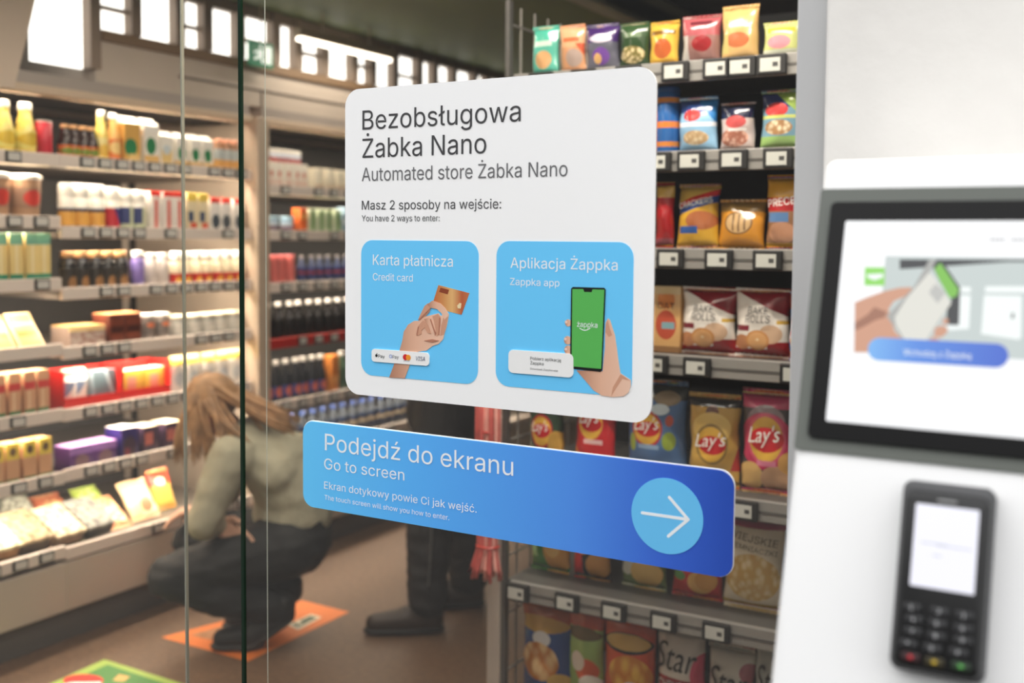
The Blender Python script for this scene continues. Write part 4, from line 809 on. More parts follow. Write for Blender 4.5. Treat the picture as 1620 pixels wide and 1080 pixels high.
# row C
for k, (xl, xr, c, nme) in enumerate(((830, 895, (206, 150, 60), 'amber'), (900, 965, (150, 60, 50), 'rust'), (970, 1030, (90, 110, 70), 'olive'))):
    rbag('C', xl, xr, 300, '%s cracker bag behind the white sign, third row' % nme, BA('c%d' % k, c, crisp(.5, .4, .35, .22)), 'cracker_bag')
rbag('C', 1034, 1063, 288, 'red cracker bag half hidden by the sign edge, third row', BA('cred', (160, 24, 30), ('rect', 0, 1, .8, 1, (210, 170, 80)), ('rect', 0, 1, 0, .12, (150, 70, 80))), 'cracker_bag', dep=.04)
rbag('C', 1066, 1132, 290, 'yellow cracker bag with red and blue slanted bands, third row', BA('cyel', (206, 160, 50), ('rect', 0, 1, .78, 1, (206, 170, 80)), ('diag', -.25, 1, .5, (40, 76, 150)), ('diag', -.25, 1, .62, (196, 40, 40)), ('diag', -.25, 1, .72, (206, 172, 84)), ('ell', .62, .42, .36, .16, (170, 100, 60)), ('rect', .1, .55, .2, .32, (50, 90, 160))), 'cracker_bag', lets=(('CRACKERS', .0, .60, .8, .09, whS, dict(rot=.2, bold=.02)),), tilt=.1)
rbag('C', 1130, 1206, 314, 'orange pretzel stick bag with a round window, third row', BA('corg', (206, 140, 44), ('rect', 0, 1, .76, 1, (140, 110, 60)), ('ell', .5, .5, .29, .25, (110, 80, 50)), ('ell', .5, .5, .26, .22, (206, 170, 120)), ('rect', .38, .42, .32, .7, (120, 90, 60)), ('rect', .5, .54, .3, .7, (120, 90, 60)), ('rect', .62, .66, .34, .68, (120, 90, 60))), 'cracker_bag', tilt=.12)
rbag('C', 1210, 1272, 276, 'tall yellow bag with a red banner at the right end of the third row', BA('cpret', (150, 110, 80), ('rect', 0, 1, .66, 1, (214, 160, 50)), ('rect', 0, 1, .52, .72, (180, 34, 40)), ('rect', .08, .62, .36, .5, (90, 130, 180)), ('ell', .45, .2, .35, .16, (190, 140, 110)), ('rect', 0, 1, 0, .05, (214, 170, 70))), 'cracker_bag', lets=(('PRECEL', .05, .57, .85, .10, whS, dict(bold=.02, rot=.12)),))
# row D
for k, (xl, xr, c, nme) in enumerate(((825, 900, (170, 60, 50), 'crimson'), (905, 975, (226, 206, 170), 'ivory'), (978, 1030, (120, 90, 60), 'cocoa'))):
    rbag('D', xl, xr, 465, '%s bread chip bag behind the white sign, fourth row' % nme, BA('d%d' % k, c, crisp(.5, .35, .35, .22)), 'bread_chip_bag')
def rbox(row, xl, xr, yt, lb, M, back=.05, d=.05, lets=()):
    Y = YR+back; z = RZ[row]; a, b_ = on(1, Y, xl, yt), on(1, Y, xr, yt); w = b_.x-a.x; h = a.z-z; t = root('biscuit_box')
    smooth_angle(MB().box(-w/2, w/2, -d/2, d/2, 0, h, .002).build('carton', M, t), 40)
    for body, cx, cz, wf, cf, TM in lets: text('printed_lettering', body, (cx*w/2-wf*w/2, -d/2-.001, cz*h), (1, 0, 0), (0, 0, 1), wf*w, cf*h, TM, t, .02)
    t.location = ((a.x+b_.x)/2, Y+d/2, z+.0005); tag(t, lb, 'box'); return t
rbox('D', 1032, 1077, 452, 'beige biscuit box with an orange heart shape, fourth row', BA('dbox', (216, 170, 110), ('ell', .5, .8, .3, .14, (214, 130, 60)), ('ell', .5, .42, .36, .22, (190, 84, 60)), ('rect', .35, .8, .36, .46, (130, 170, 180)), ('rect', 0, 1, .88, 1, (206, 180, 130)), ('rect', 0, 1, 0, .1, (150, 110, 70))), lets=(('OAT', 0, .66, .6, .09, dkS),))
bakeA = BA('bake', (236, 230, 222), ('diag', .42, 1, 1.02, (140, 26, 38)), ('rect', 0, 1, 0, .10, (150, 26, 34)), ('rect', .62, 1, 0, .22, (150, 22, 30)), ('ell', .68, .34, .2, .15, (214, 180, 150)), ('ell', .16, .2, .16, .12, (190, 130, 90)), ('ell', .45, .24, .21, .16, (206, 146, 90)), ('ell', .45, .24, .17, .13, (222, 170, 116)), ('ell', .45, .25, .03, .02, (246, 220, 180)), ('rect', .06, .3, .38, .47, (130, 40, 56)), ('rect', .78, 1, .5, .56, (206, 166, 70)))
for xl, xr, yt, lb in ((1073, 1160, 455, 'white and burgundy bread chip bag, left one of the pair in the fourth row'), (1158, 1246, 457, 'white and burgundy bread chip bag, right one of the pair in the fourth row')):
    rbag('D', xl, xr, yt, lb, bakeA, 'bread_chip_bag', lets=(('BAKE', -.06, .64, .36, .105, dkS, dict(bold=.03, shear=.1, sans=True)), ('ROLLS', -.06, .52, .44, .105, dkS, dict(bold=.03, shear=.1))))
rbag('D', 1248, 1290, 460, 'blue speckled snack bag at the right end of the fourth row', BA('dspk', (70, 110, 170), ('rect', 0, 1, .76, 1, (150, 60, 40)), crisp(.5, .4, .5, .34, 6, (220, 60, 50), (206, 220, 230)), ('ell', .4, .26, .3, .12, (226, 190, 60)), ('rect', 0, 1, 0, .1, (190, 90, 50))), 'snack_bag')
# row E, big crisp bags with a round logo
def logo(cx, cz, r, ring=(196, 40, 50)): return (('ell', cx, cz, r*1.25, r, ring), ('ell', cx, cz, r*1.1, r*.86, (236, 186, 70)), ('rect', 9, 9, 9, 9, ring))
def band(cx, cz, r): return ('ell', cx+.01, cz-.01, r*1.0, r*.42, (206, 34, 40))
def lays(cx, cz, wf=.5, cf=.10): return ("Lay's", cx, cz, wf, cf, whS, LG)
rbag('E', 832, 886, 625, 'green crisp bag with the round logo, first in the fifth row', BA('e1', (44, 70, 46), *logo(.45, .5, .26), band(.45, .52, .26), ('ell', .85, .3, .2, .22, (206, 160, 70)), ('rect', 0, 1, .88, 1, (40, 60, 40))), lets=(lays(-.1, .49),), back=.05)
rbag('E', 904, 970, 618, 'bright red crisp bag with the round logo, fifth row', BA('e2', (196, 34, 40), *logo(.45, .62, .26), band(.45, .62, .26), ('diag', -1, -1, -.36, (226, 140, 60)), ('rect', .3, .75, .34, .4, (230, 190, 190))), lets=(lays(-.1, .6),), back=.05)
rbag('E', 986, 1080, 602, 'blue crisp bag with lime patches, fifth row by the sign corner', BA('e3', (80, 116, 166), *logo(.4, .52, .2), band(.4, .53, .2), ('ell', .75, .4, .1, .1, (150, 170, 60)), ('ell', .15, .36, .06, .1, (160, 180, 70)), ('rect', 0, 1, .84, 1, (56, 60, 56)), ('ell', .7, .86, .2, .08, (150, 130, 100)), ('ell', .6, .74, .14, .06, (214, 230, 240)), ('ell', .75, .62, .06, .06, (190, 80, 60)), ('rect', .25, .6, .3, .35, (150, 180, 214)), ('diag', -1, -1, -.2, (226, 160, 80))), lets=(lays(-.2, .5, .44, .085),), back=.05)
rbag('E', 1084, 1166, 624, 'golden crisp bag with the round logo, fifth row', BA('e4', (206, 164, 76), ('rect', 0, 1, .9, 1, (46, 44, 40)), ('ell', .5, .84, .12, .08, (110, 66, 46)), ('ell', .5, .66, .36, .18, (232, 196, 110)), *logo(.5, .47, .24, (150, 120, 60)), band(.5, .47, .26), ('diag', 1, -.5, .75, (196, 50, 40)), ('rect', 0, 1, 0, .16, (206, 160, 70))), lets=(lays(-.0, .44, .6, .10),), back=.05)
rbag('E', 1169, 1252, 618, 'pink crisp bag with the round logo, right of the golden one', BA('e5', (70, 62, 66), ('rect', 0, 1, .86, 1, (206, 70, 110)), ('ell', .5, .70, .36, .2, (150, 130, 136)), ('ell', .5, .52, .5, .30, (206, 50, 96)), *logo(.52, .54, .28, (226, 90, 120)), band(.52, .55, .32), ('ell', .22, .14, .26, .15, (222, 180, 110)), ('ell', .72, .12, .3, .15, (206, 160, 120)), ('ell', .95, .3, .2, .12, (226, 170, 90)), ('rect', .35, .72, .26, .32, (226, 130, 160))), lets=(lays(.02, .5, .62, .11),), back=.05)
# row F, lower bags (partly behind the blue sign)
rbag('F', 824, 886, 800, 'green crisp bag showing two big crisps, sixth row by the wire end', BA('f1', (70, 140, 60), ('rect', 0, .25, .2, .5, (170, 214, 150)), ('ell', .75, .32, .34, .34, (206, 150, 66)), ('ell', .62, .42, .2, .2, (226, 180, 96)), ('rect', 0, 1, .7, 1, (60, 120, 50))), back=.10)
rbag('F', 904, 962, 815, 'black crisp bag with red peppers, sixth row', BA('f2', (24, 24, 22), ('rect', 0, .3, 0, .5, (190, 30, 34)), ('ell', .3, .5, .2, .12, (226, 150, 90)), ('ell', .7, .22, .3, .22, (190, 136, 66)), ('ell', .3, .6, .3, .1, (110, 130, 50)), ('ell', .15, .3, .12, .16, (214, 40, 40))), back=.10)
rbag('F', 978, 1050, 830, 'grey green crisp bag with pale crisps, sixth row', BA('f3', (120, 140, 90), ('ell', .15, .4, .2, .24, (206, 206, 190)), ('ell', .6, .24, .34, .24, (222, 186, 110)), ('ell', .8, .55, .24, .1, (230, 226, 210)), ('rect', 0, 1, .7, 1, (110, 130, 80))), back=.10)
rbag('F', 1058, 1138, 845, 'red crisp bag with a small green leaf, sixth row', BA('f4', (190, 56, 50), ('ell', .2, .34, .14, .08, (90, 140, 70)), ('ell', .62, .26, .24, .2, (226, 176, 96)), ('ell', .72, .3, .2, .18, (206, 150, 70)), ('ell', .4, .64, .2, .1, (226, 130, 120))), back=.10)
rbag('F', 1140, 1238, 820, 'cream bag of country style crisps at the right end of the sixth row', BA('f5', (232, 222, 196), ('rect', 0, 1, .92, 1, (190, 80, 110)), ('food', .5, .36, .44, .28, 9, (240, 220, 170), (206, 170, 96)), ('rect', 0, 1, 0, .05, (206, 176, 80))), back=.08, lets=(('WIEJSKIE', .02, .78, .8, .07, mat('print_brown', (92, 74, 50), .5), dict(rot=-.12, bold=.015)), ('ZIEMNIACZKI', .02, .69, .8, .05, mat('print_brown', ()), dict(rot=-.12))))
# row G, bottom bags
rbag('G', 806, 892, 946, 'blue crisp bag with an orange top, first in the bottom row', BA('g1', (40, 76, 140), ('rect', 0, 1, .8, 1, (176, 84, 40)), ('ell', .4, .78, .5, .08, (190, 150, 70)), ('ell', .45, .64, .16, .08, (226, 226, 226)), ('food', .4, .4, .34, .2, 5, (240, 206, 150), (190, 120, 50)), ('ell', .75, .2, .2, .1, (206, 170, 90))), back=.05)
rbag('G', 894, 951, 962, 'light green crisp bag with an orange wedge, bottom row', BA('g2', (150, 176, 96), ('rect', 0, 1, .84, 1, (190, 76, 46)), ('ell', .45, .78, .5, .07, (110, 96, 60)), ('diag', 1, -1, .3, (150, 178, 98)), ('ell', .6, .42, .3, .12, (206, 90, 50)), ('ell', .35, .5, .2, .1, (226, 214, 196)), ('ell', .7, .28, .3, .1, (226, 220, 206))), back=.05)
rbag('G', 949, 1032, 972, 'orange crisp bag with a wavy yellow emblem, bottom row', BA('g3', (206, 80, 36), ('ell', .5, .76, .46, .10, (40, 36, 32)), ('ell', .5, .77, .42, .08, (206, 170, 90)), crisp(.55, .45, .4, .2, 5, (240, 190, 80), (206, 130, 40)), ('ell', .6, .3, .2, .1, (214, 206, 196))), back=.05)
scriptK = dict(sans=False, shear=.2, bold=.02, rot=-.04)
starB = BA('g4', (206, 200, 190), ('rect', .05, .85, .41, .55, (150, 40, 50)), ('ell', 1.0, .62, .24, .2, (200, 70, 100)), ('food', .4, .18, .4, .16, 6, (222, 186, 120), (190, 140, 80)))
rbag('G', 1034, 1112, 992, 'white and pink bag with black script lettering, bottom row', starB, 'puffed_snack_bag', back=.05, lets=(('Star', -.1, .62, .85, .17, dkS, scriptK), ('CHRUPKI', -.1, .44, .7, .08, whS, dict(bold=.02))))
rbag('G', 1116, 1190, 1024, 'shorter white bag with black script lettering, second from the right of the bottom row', BA('g5', (196, 192, 180), ('rect', .1, .9, .2, .36, (60, 120, 120)), ('ell', .9, .8, .2, .1, (160, 90, 100))), 'puffed_snack_bag', back=.05, lets=(('Star', -.05, .56, .85, .18, dkS, scriptK),))
rbag('G', 1192, 1250, 1010, 'grey bag with black script lettering at the right end of the bottom row', BA('g6', (176, 180, 172), ('rect', .1, .9, .2, .36, (70, 70, 80))), 'puffed_snack_bag', back=.05, lets=(('Star', .0, .55, .9, .17, dkS, scriptK),))
# ================================================================== PEOPLE
def capsule(mb, p0, r0, p1, r1, flat=1.0, side=None, n=14):
    p0, p1 = Vector(p0), Vector(p1); t = (p1-p0).normalized(); pts, rr = [], []
    for k in range(5): a = PI/2*(k/5); pts.append(p0-t*r0*math.cos(a)*min(1, 1)); rr.append(max(.0008, r0*math.sin(a)))
    pts += [p0, p1]; rr += [r0, r1]
    for k in range(4, -1, -1): a = PI/2*(k/5); pts.append(p1+t*r1*math.cos(a)); rr.append(max(.0008, r1*math.sin(a)))
    mb.tube(pts, rr, n, flat, side)
def organic(name, segs, voxel, M, parent, smooth=6, balls=()):
    mb = MB()
    for s_ in segs: capsule(mb, *s_)
    for b_ in balls: mb.ball(*b_)
    o = mb.build(name, M, parent)
    rm = o.modifiers.new('r', 'REMESH'); rm.mode = 'VOXEL'; rm.voxel_size = voxel
    if smooth: sm = o.modifiers.new('s', 'SMOOTH'); sm.factor = .5; sm.iterations = smooth
    apply_mods(o); o.data.materials.clear(); o.data.materials.append(M)
    for p in o.data.polygons: p.use_smooth = True
    return o
def hand_segs(wrist, d, nrm, thumb, curl=.5, s=1.0):
    """palm, four bent fingers of different length and a thumb from the side of the palm"""
    d, nrm = Vector(d).normalized(), Vector(nrm).normalized(); side = Vector(thumb); side = (side-d*side.dot(d)).normalized(); nrm = (nrm-d*nrm.dot(d)-side*nrm.dot(side)).normalized(); wrist = Vector(wrist)
    out = []; kn = wrist+d*.085*s
    for off in (-.026, -.009, .009, .026): out.append((wrist+side*off*.7*s, .014*s, kn+side*off*s, .0125*s))
    for off, L, r in ((.029, .072, .0088), (.010, .080, .009), (-.010, .074, .0088), (-.028, .058, .0078)):
        p = kn+side*off*s; dd = d.copy()
        for j, (fr, rr) in enumerate(((.44, 1), (.32, .93), (.24, .84))):
            a = curl*(1.0 if j else .6); dd = (dd*math.cos(a)-nrm*math.sin(a)).normalized(); q = p+dd*L*fr*s
            out.append((p, r*s*rr, q, r*s*rr*.94)); p = q
    b = wrist+d*.022*s+side*.026*s; q = b+(d*.6+side*.65-nrm*.35).normalized()*.038*s; e = q+(d*.9+side*.2-nrm*.35).normalized()*.03*s
    out += [(b, .013*s, q, .0105*s), (q, .0102*s, e, .0085*s)]
    return out
skinM = mat('skin', (212, 166, 140), .5, var=.05, vscale=20)
def frame(O, fdir):
    f = Vector((fdir[0], fdir[1], 0)).normalized(); l = Vector((-f.y, f.x, 0)); O = Vector(O)
    return (lambda a, b, z: O+f*a+l*b+Vector((0, 0, z))), f, l
Zv = Vector((0, 0, 1))
# ---- crouching person
Wp, wf, wl = frame(on(2, 0, 420, 1008), (-.80, -.60))
wo = root('person', Wp(0, 0, 0), 'crouching person with long blond hair, sage green top and black trousers, facing the left coolers', 'person')
hc = Wp(.19, .0, .845)
arms = [(Wp(.10, .15, .69), .062, Wp(.185, .205, .475), .048), (Wp(.185, .205, .475), .044, Wp(.150, .12, .455), .033),
        (Wp(.10, -.15, .69), .055, Wp(.15, -.20, .50), .044), (Wp(.15, -.20, .50), .042, Wp(.23, -.11, .46), .032)]
torso = [(Wp(-.10, 0, .40), .135, Wp(-.10, 0, .52), .128, 1.12, wf), (Wp(-.10, 0, .52), .125, Wp(-.04, 0, .64), .125, 1.2, wf), (Wp(-.04, 0, .62), .118, Wp(.05, 0, .70), .095, 1.5, wf),
         (Wp(.075, -.14, .69), .062, Wp(.075, .14, .69), .062)]
legs = []
for s_ in (1, -1):
    hip, kn, an = Wp(-.08, .09*s_, .36), Wp(.30 if s_ > 0 else .27, (.15 if s_ > 0 else -.14), .28 if s_ > 0 else .32), Wp(-.045, .10*s_, .145)
    legs += [(hip, .108, kn, .070), (kn, .070, kn*.55+an*.45-wf*.01-Zv*.01, .070), (kn*.55+an*.45-wf*.01-Zv*.01, .068, an, .050)]
shrink = lambda L, k: [(a, r*k, b, r2*k)+tuple(x) for a, r, b, r2, *x in L]
head = [(Wp(.10, 0, .74), .050, Wp(.155, 0, .80), .050)]
fd = (wf*.88-Zv*.48).normalized(); hu = (Zv*.88+wf*.48).normalized()      # head bowed towards the tray
headb = [(hc, .078, .078, .078), (hc+hu*.022-fd*.012, .080, .080, .080), (hc+fd*.035-hu*.055, .050, .050, .050), (hc+fd*.088-hu*.02, .012, .012, .014)]
headsegs = [(hc+fd*.080+hu*.012, .008, hc+fd*.094-hu*.022, .0105), (hc+fd*.068-hu*.095, .022, hc+fd*.04-hu*.07, .035), (hc+fd*.082-hu*.052-wl*.016, .0065, hc+fd*.082-hu*.052+wl*.016, .0065),
            (hc+wl*.076-hu*.03, .010, hc+wl*.080+hu*.015, .012), (hc-wl*.076-hu*.03, .010, hc-wl*.080+hu*.015, .012)]
lw, rw = Wp(.150, .12, .455), Wp(.23, -.11, .46)
hands = hand_segs(lw, -wf*.75+wl*.25-Zv*.45, -wl*.8-Zv*.4, Zv-wf*.3, .3)+hand_segs(rw, wf*.95+wl*.15-Zv*.25, Zv, wl, .4)
organic('body', shrink(torso, .86)+shrink(arms, .82)+shrink(legs, .84)+head+headsegs+hands, .006, skinM, wo, 3, headb)
for s_ in (1, -1): MB().ball(hc+fd*.066+hu*.004+wl*.03*s_, .0105).build('eye', mat('eye_white', (232, 228, 222), .2), wo, True)
sage = mat('sage_cloth', (168, 164, 142), .85, var=.10, vscale=14, bump=.25, bscale=90)
hem = [(Wp(-.10, 0, .455), .142, Wp(-.10, 0, .52), .136, 1.12, wf)]
top = organic('shirt', hem+[(a, r+.006, b, r2+.006)+tuple(x) for a, r, b, r2, *x in torso[1:]]+[(a, r+.012, b, r2+.008) for a, r, b, r2 in arms], .009, sage, wo, 2)
# soft creases of the loose top
for v in top.data.vertices:
    q = v.co; v.co = q+v.normal*(noise.noise(Vector((q.x*9, q.y*9, q.z*22)))*.005+noise.noise(q*34)*.002)
trs = mat('black_denim', (27, 28, 29), .75, var=.2, vscale=10, bump=.15, bscale=90)
tr = organic('trousers', [(Wp(-.10, 0, .37), .142, Wp(-.10, 0, .44), .136, 1.15, wf)]+[(a, r+.010, b, r2+.010) for a, r, b, r2 in legs], .009, trs, wo, 3)
for v in tr.data.vertices:
    q = v.co; v.co = q+v.normal*(noise.noise(Vector((q.x*14, q.y*14, q.z*30)))*.007)
shoeM = mat('shoe_black', (26, 26, 27), .6); soleM = mat('sole_black', (44, 43, 42), .6)
def shoe(P, F, L, heel, base, parent, sc=1.0, soleh=.022):
    """P(a, l, z) local frame; heel = how far the heel is lifted"""
    hx = Vector((0, 0, heel)); ank = P(base[0]-.07, base[1], base[2]+.085)+hx*.9
    o = organic('shoe', [(P(base[0]-.075, base[1], base[2]+.048)+hx, .042, P(base[0]+.03, base[1], base[2]+.048), .047), (P(base[0]+.03, base[1], base[2]+.047), .046, P(base[0]+.135, base[1], base[2]+.04), .036), (P(base[0]-.07, base[1], base[2]+.06)+hx, .044, ank, .048), (ank, .045, P(base[0]+.04, base[1], base[2]+.06), .034)], .007, shoeM, parent, 3)
    so = organic('sole', [(P(base[0]-.08, base[1], base[2]+.016)+hx, .040, P(base[0]+.04, base[1], base[2]+.016), .048, .36, L), (P(base[0]+.04, base[1], base[2]+.016), .048, P(base[0]+.14, base[1], base[2]+.016), .040, .36, L)], .006, soleM, o, 2)
    lc = MB()
    for k in range(4):
        a = base[0]+.0+k*.022; lc.tube([P(a, base[1]-.022, base[2]+.085-k*.004), P(a+.004, base[1], base[2]+.096-k*.006), P(a, base[1]+.022, base[2]+.085-k*.004)], .003, 6)
    lc.build('laces', soleM, o, True); return o
shoe(Wp, wf, wl, .075, (.0, .10, .0), wo); shoe(Wp, wf, wl, .085, (-.01, -.10, .0), wo)
hairM = mat('hair_blond', (162, 124, 86), .5, var=.38, vscale=26); rh = random.Random(5)
mb = MB(); mb.ball(hc+hu*.024-fd*.022, .094, .094, .090)
for k in range(190):
    u = rh.random(); a = rh.uniform(-1, 1)
    crown = hc+hu*(.112-abs(a)*.03)-fd*.02+wl*a*.055+fd*rh.uniform(-.03, .03)
    if u < .45:      # down the back
        e = Wp(rh.uniform(-.13, .02), a*.13+rh.uniform(-.02, .03), rh.uniform(.755, .80)); m1 = hc-fd*.085+wl*a*.095+hu*rh.uniform(.02, .06); m2 = Wp(.06, a*.13, rh.uniform(.825, .86))
    elif u < .62:    # side towards the street
        e = Wp(rh.uniform(.0, .15), rh.uniform(.13, .17), rh.uniform(.70, .755)); m1 = hc+wl*.096+hu*.04-fd*rh.uniform(-.01, .06); m2 = Wp(rh.uniform(.07, .16), .135, .80)
    else:            # hanging in front of the face
        sg_ = 1 if rh.random() < .8 else -1
        ff = rh.uniform(.15, .30); e = Wp(ff, sg_*rh.uniform(.06, .12), rh.uniform(.645, .70)); m1 = hc+wl*sg_*.105+fd*rh.uniform(-.01, .08)+hu*.035; m2 = Wp(ff, sg_*.115, .79)
    pts = []
    for q in range(9):
        t = q/8; pts.append(crown*(1-t)**3+m1*3*t*(1-t)**2+m2*3*t*t*(1-t)+e*t**3)
    mb.tube(pts, [.010*(1-.75*(q/8)**2) for q in range(9)], 6, .6)
mb.build('hair', hairM, wo, True)
# ---- standing person behind the rack end (mostly hidden by the signs)
Mp, mf, ml = frame(on(2, 0, 650, 1000), (-.80, -.60))
mo = root('person', Mp(0, 0, 0), 'standing person in dark work clothes and brown boots, mostly hidden behind the signs', 'person')
cx, cl = -.13, -.12
mlegs = [(Mp(-.13, -.04, .92), .105, Mp(-.07, -.01, .50), .078), (Mp(-.07, -.01, .50), .076, Mp(-.06, 0, .13), .066),
         (Mp(-.14, -.21, .92), .105, Mp(-.20, -.24, .50), .082), (Mp(-.20, -.24, .50), .080, Mp(-.235, -.255, .13), .074)]
mtor = [(Mp(cx, cl, .90), .125, Mp(cx, cl, 1.08), .12, 1.35, mf), (Mp(cx, cl, 1.08), .12, Mp(cx+.01, cl, 1.32), .125, 1.45, mf), (Mp(cx, cl-.17, 1.44), .065, Mp(cx, cl+.17, 1.44), .065)]
marm = []
for s_ in (1, -1): marm += [(Mp(cx, cl+.20*s_, 1.43), .06, Mp(cx-.02, cl+.235*s_, 1.14), .047), (Mp(cx-.02, cl+.235*s_, 1.14), .045, Mp(cx+.20, cl+.17*s_, 1.06), .033)]
mh = Mp(cx+.05, cl, 1.665)
mbl = [(mh, .082, .080, .105), (mh+mf*.03-Zv*.055, .056, .055, .055), (mh+mf*.088-Zv*.015, .012, .012, .016)]
mhs = [(Mp(cx, cl, 1.46), .06, mh-Zv*.06, .056), (mh+mf*.080+Zv*.012, .008, mh+mf*.096-Zv*.022, .011), (mh+mf*.076-Zv*.06-ml*.018, .007, mh+mf*.076-Zv*.06+ml*.018, .007),
       (mh+ml*.080-Zv*.03, .010, mh+ml*.083+Zv*.015, .013), (mh-ml*.080-Zv*.03, .010, mh-ml*.083+Zv*.015, .013)]
mhd = []
for s_ in (1, -1): mhd += hand_segs(Mp(cx+.20, cl+.17*s_, 1.06), mf*.9-ml*s_*.3-Zv*.1, Zv*.6+ml*s_*.6, Zv*.8-ml*s_*.4, .45)
organic('body', shrink(mlegs, .84)+shrink(mtor, .88)+shrink(marm, .84)+mhs+mhd, .006, skinM, mo, 3, mbl)
for s_ in (1, -1): MB().ball(mh+mf*.068+Zv*.012+ml*.030*s_, .0105).build('eye', MATS['eye_white'], mo, True)
jk = mat('jacket_black', (26, 26, 28), .75, var=.15, vscale=9, bump=.12, bscale=60)
organic('jacket', [(a, r+.014, b, r2+.014)+tuple(x) for a, r, b, r2, *x in mtor]+[(Mp(cx, cl, .80), .15, Mp(cx, cl, .98), .142, 1.3, mf)]+[(a, r+.014, b, r2+.012) for a, r, b, r2 in marm], .010, jk, mo, 4)
wt = organic('trousers', [(a, r+.012, b, r2+.010) for a, r, b, r2 in mlegs]+[(Mp(cx, cl, .86), .13, Mp(cx, cl, .98), .13, 1.25, mf)], .009, mat('work_trousers', (32, 31, 32), .75, var=.15, vscale=8, bump=.15, bscale=70), mo, 3)
for v in wt.data.vertices:
    q = v.co; k = max(0, min(1, (.75-q.z)/.5)); v.co = q+v.normal*(noise.noise(Vector((q.x*10, q.y*10, q.z*26)))*.012*k)
sm_ = MB(); sm_.tube([Mp(-.07, .088, .52), Mp(-.07, .088, .36), Mp(-.06, .084, .2)], .0035, 6); sm_.build('side_seam', mat('seam_grey', (96, 95, 94), .7), wt)
shoeM = mat('boot_brown', (46, 34, 26), .5, var=.2, vscale=20); soleM = mat('sole_dark', (24, 22, 21), .6)
shoe(Mp, mf, ml, 0, (-.005, 0, .0), mo); shoe(Mp, mf, ml, 0, (-.18, -.255, .0), mo)
organic('hair', [], .008, mat('hair_dark', (48, 36, 28), .6), mo, 3, [(mh+Zv*.03-mf*.022, .089, .086, .090), (mh-mf*.05-Zv*.02, .06, .07, .06)])

# ================================================================== FLOOR GRAPHICS, LAMPS, SIGNS INSIDE
def decal(pts, z0, z1, name, M, parent):
    q = [on(2, z0, *p) for p in pts]; return MB().prism([(p.x, p.y, z1) for p in q], (0, 0, z0-z1)).build(name, M, parent)
fm_ = root('floor_sticker', on(2, 0, 400, 1008), 'orange floor sticker under the crouching person', 'sticker')
decal([(256, 1008), (478, 950), (552, 968), (392, 1046)], 0, .0012, 'sheet', mat('sticker_orange', (222, 120, 50), .5), fm_)
decal([(300, 1004), (352, 990), (400, 1000), (352, 1016)], .0012, .0016, 'picture', mat('sticker_brown', (170, 120, 80), .5, var=.3, vscale=30), fm_)
decal([(455, 988), (492, 971), (509, 976), (472, 996)], .0012, .0016, 'print_frame', mat('sticker_cream', (224, 214, 190), .5), fm_)
decal([(461, 987), (491, 974), (502, 977), (471, 992)], .0016, .0019, 'print_green', mat('sticker_green', (70, 90, 70), .5), fm_)
decal([(468, 985), (474, 982), (478, 984), (472, 988)], .0019, .0022, 'print_spot', MATS['sticker_cream'], fm_)
fg = root('floor_sticker', on(2, 0, 180, 1060), 'green floor sticker with red and cream print, bottom left corner', 'sticker')
decal([(165, 1043), (300, 1085), (190, 1140), (30, 1104)], 0, .0012, 'sheet', mat('sticker_lime', (150, 176, 84), .5), fg)
decal([(170, 1051), (276, 1086), (190, 1128), (60, 1100)], .0012, .0016, 'print_green', mat('sticker_deep_green', (74, 128, 66), .5), fg)
decal([(132+32*math.cos(2*PI*k/24), 1076+10*math.sin(2*PI*k/24)) for k in range(24)], .0016, .002, 'print_red', mat('sticker_red', (206, 50, 40), .5), fg)
decal([(100, 1082), (112, 1079), (160, 1078), (158, 1086), (110, 1090)], .002, .0024, 'print_lettering', white, fg)
decal([(178, 1076), (188, 1066), (206, 1070), (196, 1078)], .0016, .002, 'print_tan', mat('sticker_tan', (206, 166, 100), .5), fg)
tube_on = mat('lamp_tube', (255, 244, 226), .4, emit=5.0); lampH = mat('lamp_housing', (176, 160, 136), .5)
def light_line(p0, p1, label, ceil_z, rods, watts):
    t = root('light_line', (p0+p1)/2, label, 'ceiling light')
    d = (p1-p0).normalized(); L = (p1-p0).length; x, z = p0.x, p0.z
    MB().box(x-.022, x+.022, min(p0.y, p1.y), max(p0.y, p1.y), z+.004, z+.04, .004).build('housing', lampH, t)
    MB().box(x-.018, x+.018, min(p0.y, p1.y)+.01, max(p0.y, p1.y)-.01, z-.014, z+.004, .006).build('tube', tube_on, t)
    for k in range(rods):
        yy = min(p0.y, p1.y)+L*(k+.5)/rods; MB().box(x-.003, x+.003, yy-.003, yy+.003, z+.04, ceil_z).build('hanger', lampH, t)
    area('ceiling_line_light', (x, (p0.y+p1.y)/2, z-.02), .04, L, watts, (1, .88, .74), (0, 0, 0))
a, b_ = on(0, -3.08, 470, 56), on(0, -3.08, 618, 97); b_.z = a.z = (a.z+b_.z)/2
light_line(a, b_, 'slim lit light line hanging in front of the mirrored windows', 2.42, 2, 3)
a, b_ = on(2, 2.46, 860, 9), on(2, 2.46, 905, 21); b_.x = a.x; a.y = .35
light_line(a, b_, 'slim lit light line above the snack rack, top edge of the view', 2.55, 3, CEIL_LAMP)
t = root('light_line', (-.85, .40, 2.44), 'added fill light line along the front of the snack rack, out of view under the ceiling', 'ceiling light')  # unseen lamp, added to brighten the rack fronts
MB().box(-1.40, -.30, .378, .422, 2.444, 2.48, .004).build('housing', lampH, t); MB().box(-1.39, -.31, .382, .418, 2.426, 2.444, .006).build('tube', tube_on, t)
for x in (-1.2, -.5): MB().box(x-.003, x+.003, .397, .403, 2.48, 2.55).build('hanger', lampH, t)
area('rack_fill_light', (-.85, .41, 2.42), 1.08, .04, RACK_FILL, (1, .9, .78), (math.radians(14), 0, 0))
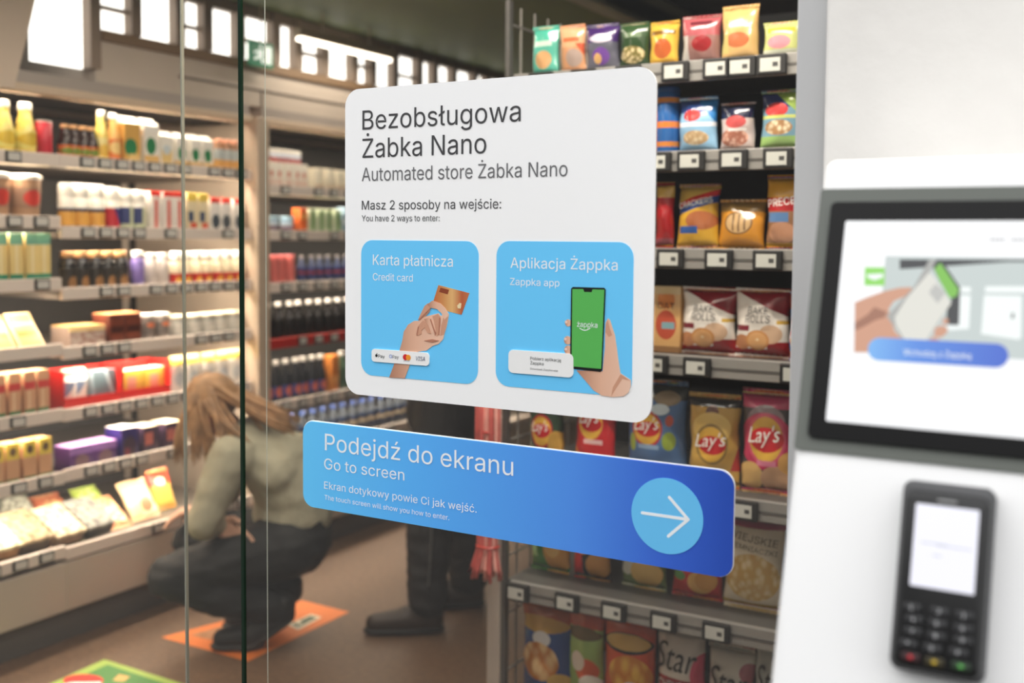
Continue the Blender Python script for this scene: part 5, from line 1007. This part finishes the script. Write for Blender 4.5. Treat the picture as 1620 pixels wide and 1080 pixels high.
light_line(Vector((-2.2, .35, 2.36)), Vector((-2.2, 1.95, 2.36)), 'added fill light line over the aisle between the coolers and the snack rack, out of view', 2.42, 2, AISLE_FILL)  # unseen lamp, added as fill for the cooler rails
es = root('exit_sign', on(0, -3.19, 412, 86), 'small green and white emergency exit sign hanging above the coolers', 'sign')
c0, c1 = on(0, -3.19, 393, 62), on(0, -3.19, 431, 110)
MB().box(-3.196, -3.184, c0.y, c1.y, c1.z, c0.z, .002).build('plate', mat('exit_green', (40, 120, 84), .4, emit=.35), es)
h, wv = c0.z-c1.z, c1.y-c0.y
def ex(poly): return MB().prism([(-3.1825, c0.y+wv*u, c1.z+h*v) for u, v in poly], (-.0012, 0, 0)).build('pictogram', mat('exit_white', (235, 245, 238), .4, emit=.6), es)
ex([(.62, .15), (.9, .15), (.9, .85), (.62, .85)]); ex([(.40, .80), (.46, .88), (.52, .80), (.46, .72)]); ex([(.38, .68), (.56, .66), (.52, .40), (.60, .15), (.50, .15), (.42, .36), (.22, .22), (.16, .30), (.34, .44)]); ex([(.16, .56), (.38, .66), (.38, .58), (.2, .48)])
MB().box(-3.192, -3.188, (c0.y+c1.y)/2-.002, (c0.y+c1.y)/2+.002, c0.z, 2.42).build('hanger', lampH, es)
# ---- meat sticks hanging on the end of the rack
ms = root('meat_sticks', on(1, YR-.06, 772, 655), 'bundle of thin pink and red meat sticks hanging on the left end of the rack', 'food')
pc = on(1, YR-.06, 773, 700); zb, zt = on(1, YR-.06, 773, 914).z, 1.14; rs = random.Random(3)
stk = [mat('stick_pink', (226, 138, 132), .45, var=.12, vscale=40), mat('stick_red', (206, 96, 90), .4, var=.12, vscale=40), mat('stick_pale', (236, 172, 160), .45, var=.1, vscale=40)]
for k in range(30):
    a = rs.uniform(0, 2*PI); q = math.sqrt(rs.random()); u, v = math.cos(a)*q, math.sin(a)*q
    e = zb+rs.uniform(-.006, .02); pts = [(pc.x+u*.030, YR-.06+v*.024, zt), (pc.x+u*.034, YR-.06+v*.026, .95), (pc.x+u*.026, YR-.06+v*.02, zb+.085), (pc.x+u*.040-.004, YR-.06+v*.03, zb+.03), (pc.x+u*.050-.006, YR-.06+v*.034, e)]
    MB().tube(pts, [.0055, .0058, .0055, .006, .0045], 7).build('stick', stk[k % 3], ms, True)
for z in (zb+.085, .95): smooth_angle(MB().lathe([(.030, z-.004), (.034, z), (.030, z+.004)], 16, (pc.x, YR-.06, 0), 1, .8).build('band', mat('band_red', (190, 60, 50), .4), ms))
mb = MB(); mb.tube([(RX0-.02, YR+.012, zt+.01), (RX0-.02, YR-.02, zt+.016), (pc.x, YR-.06, zt+.012), (pc.x, YR-.06, zt-.015)], .003, 6); mb.build('hook', rackG, ms)
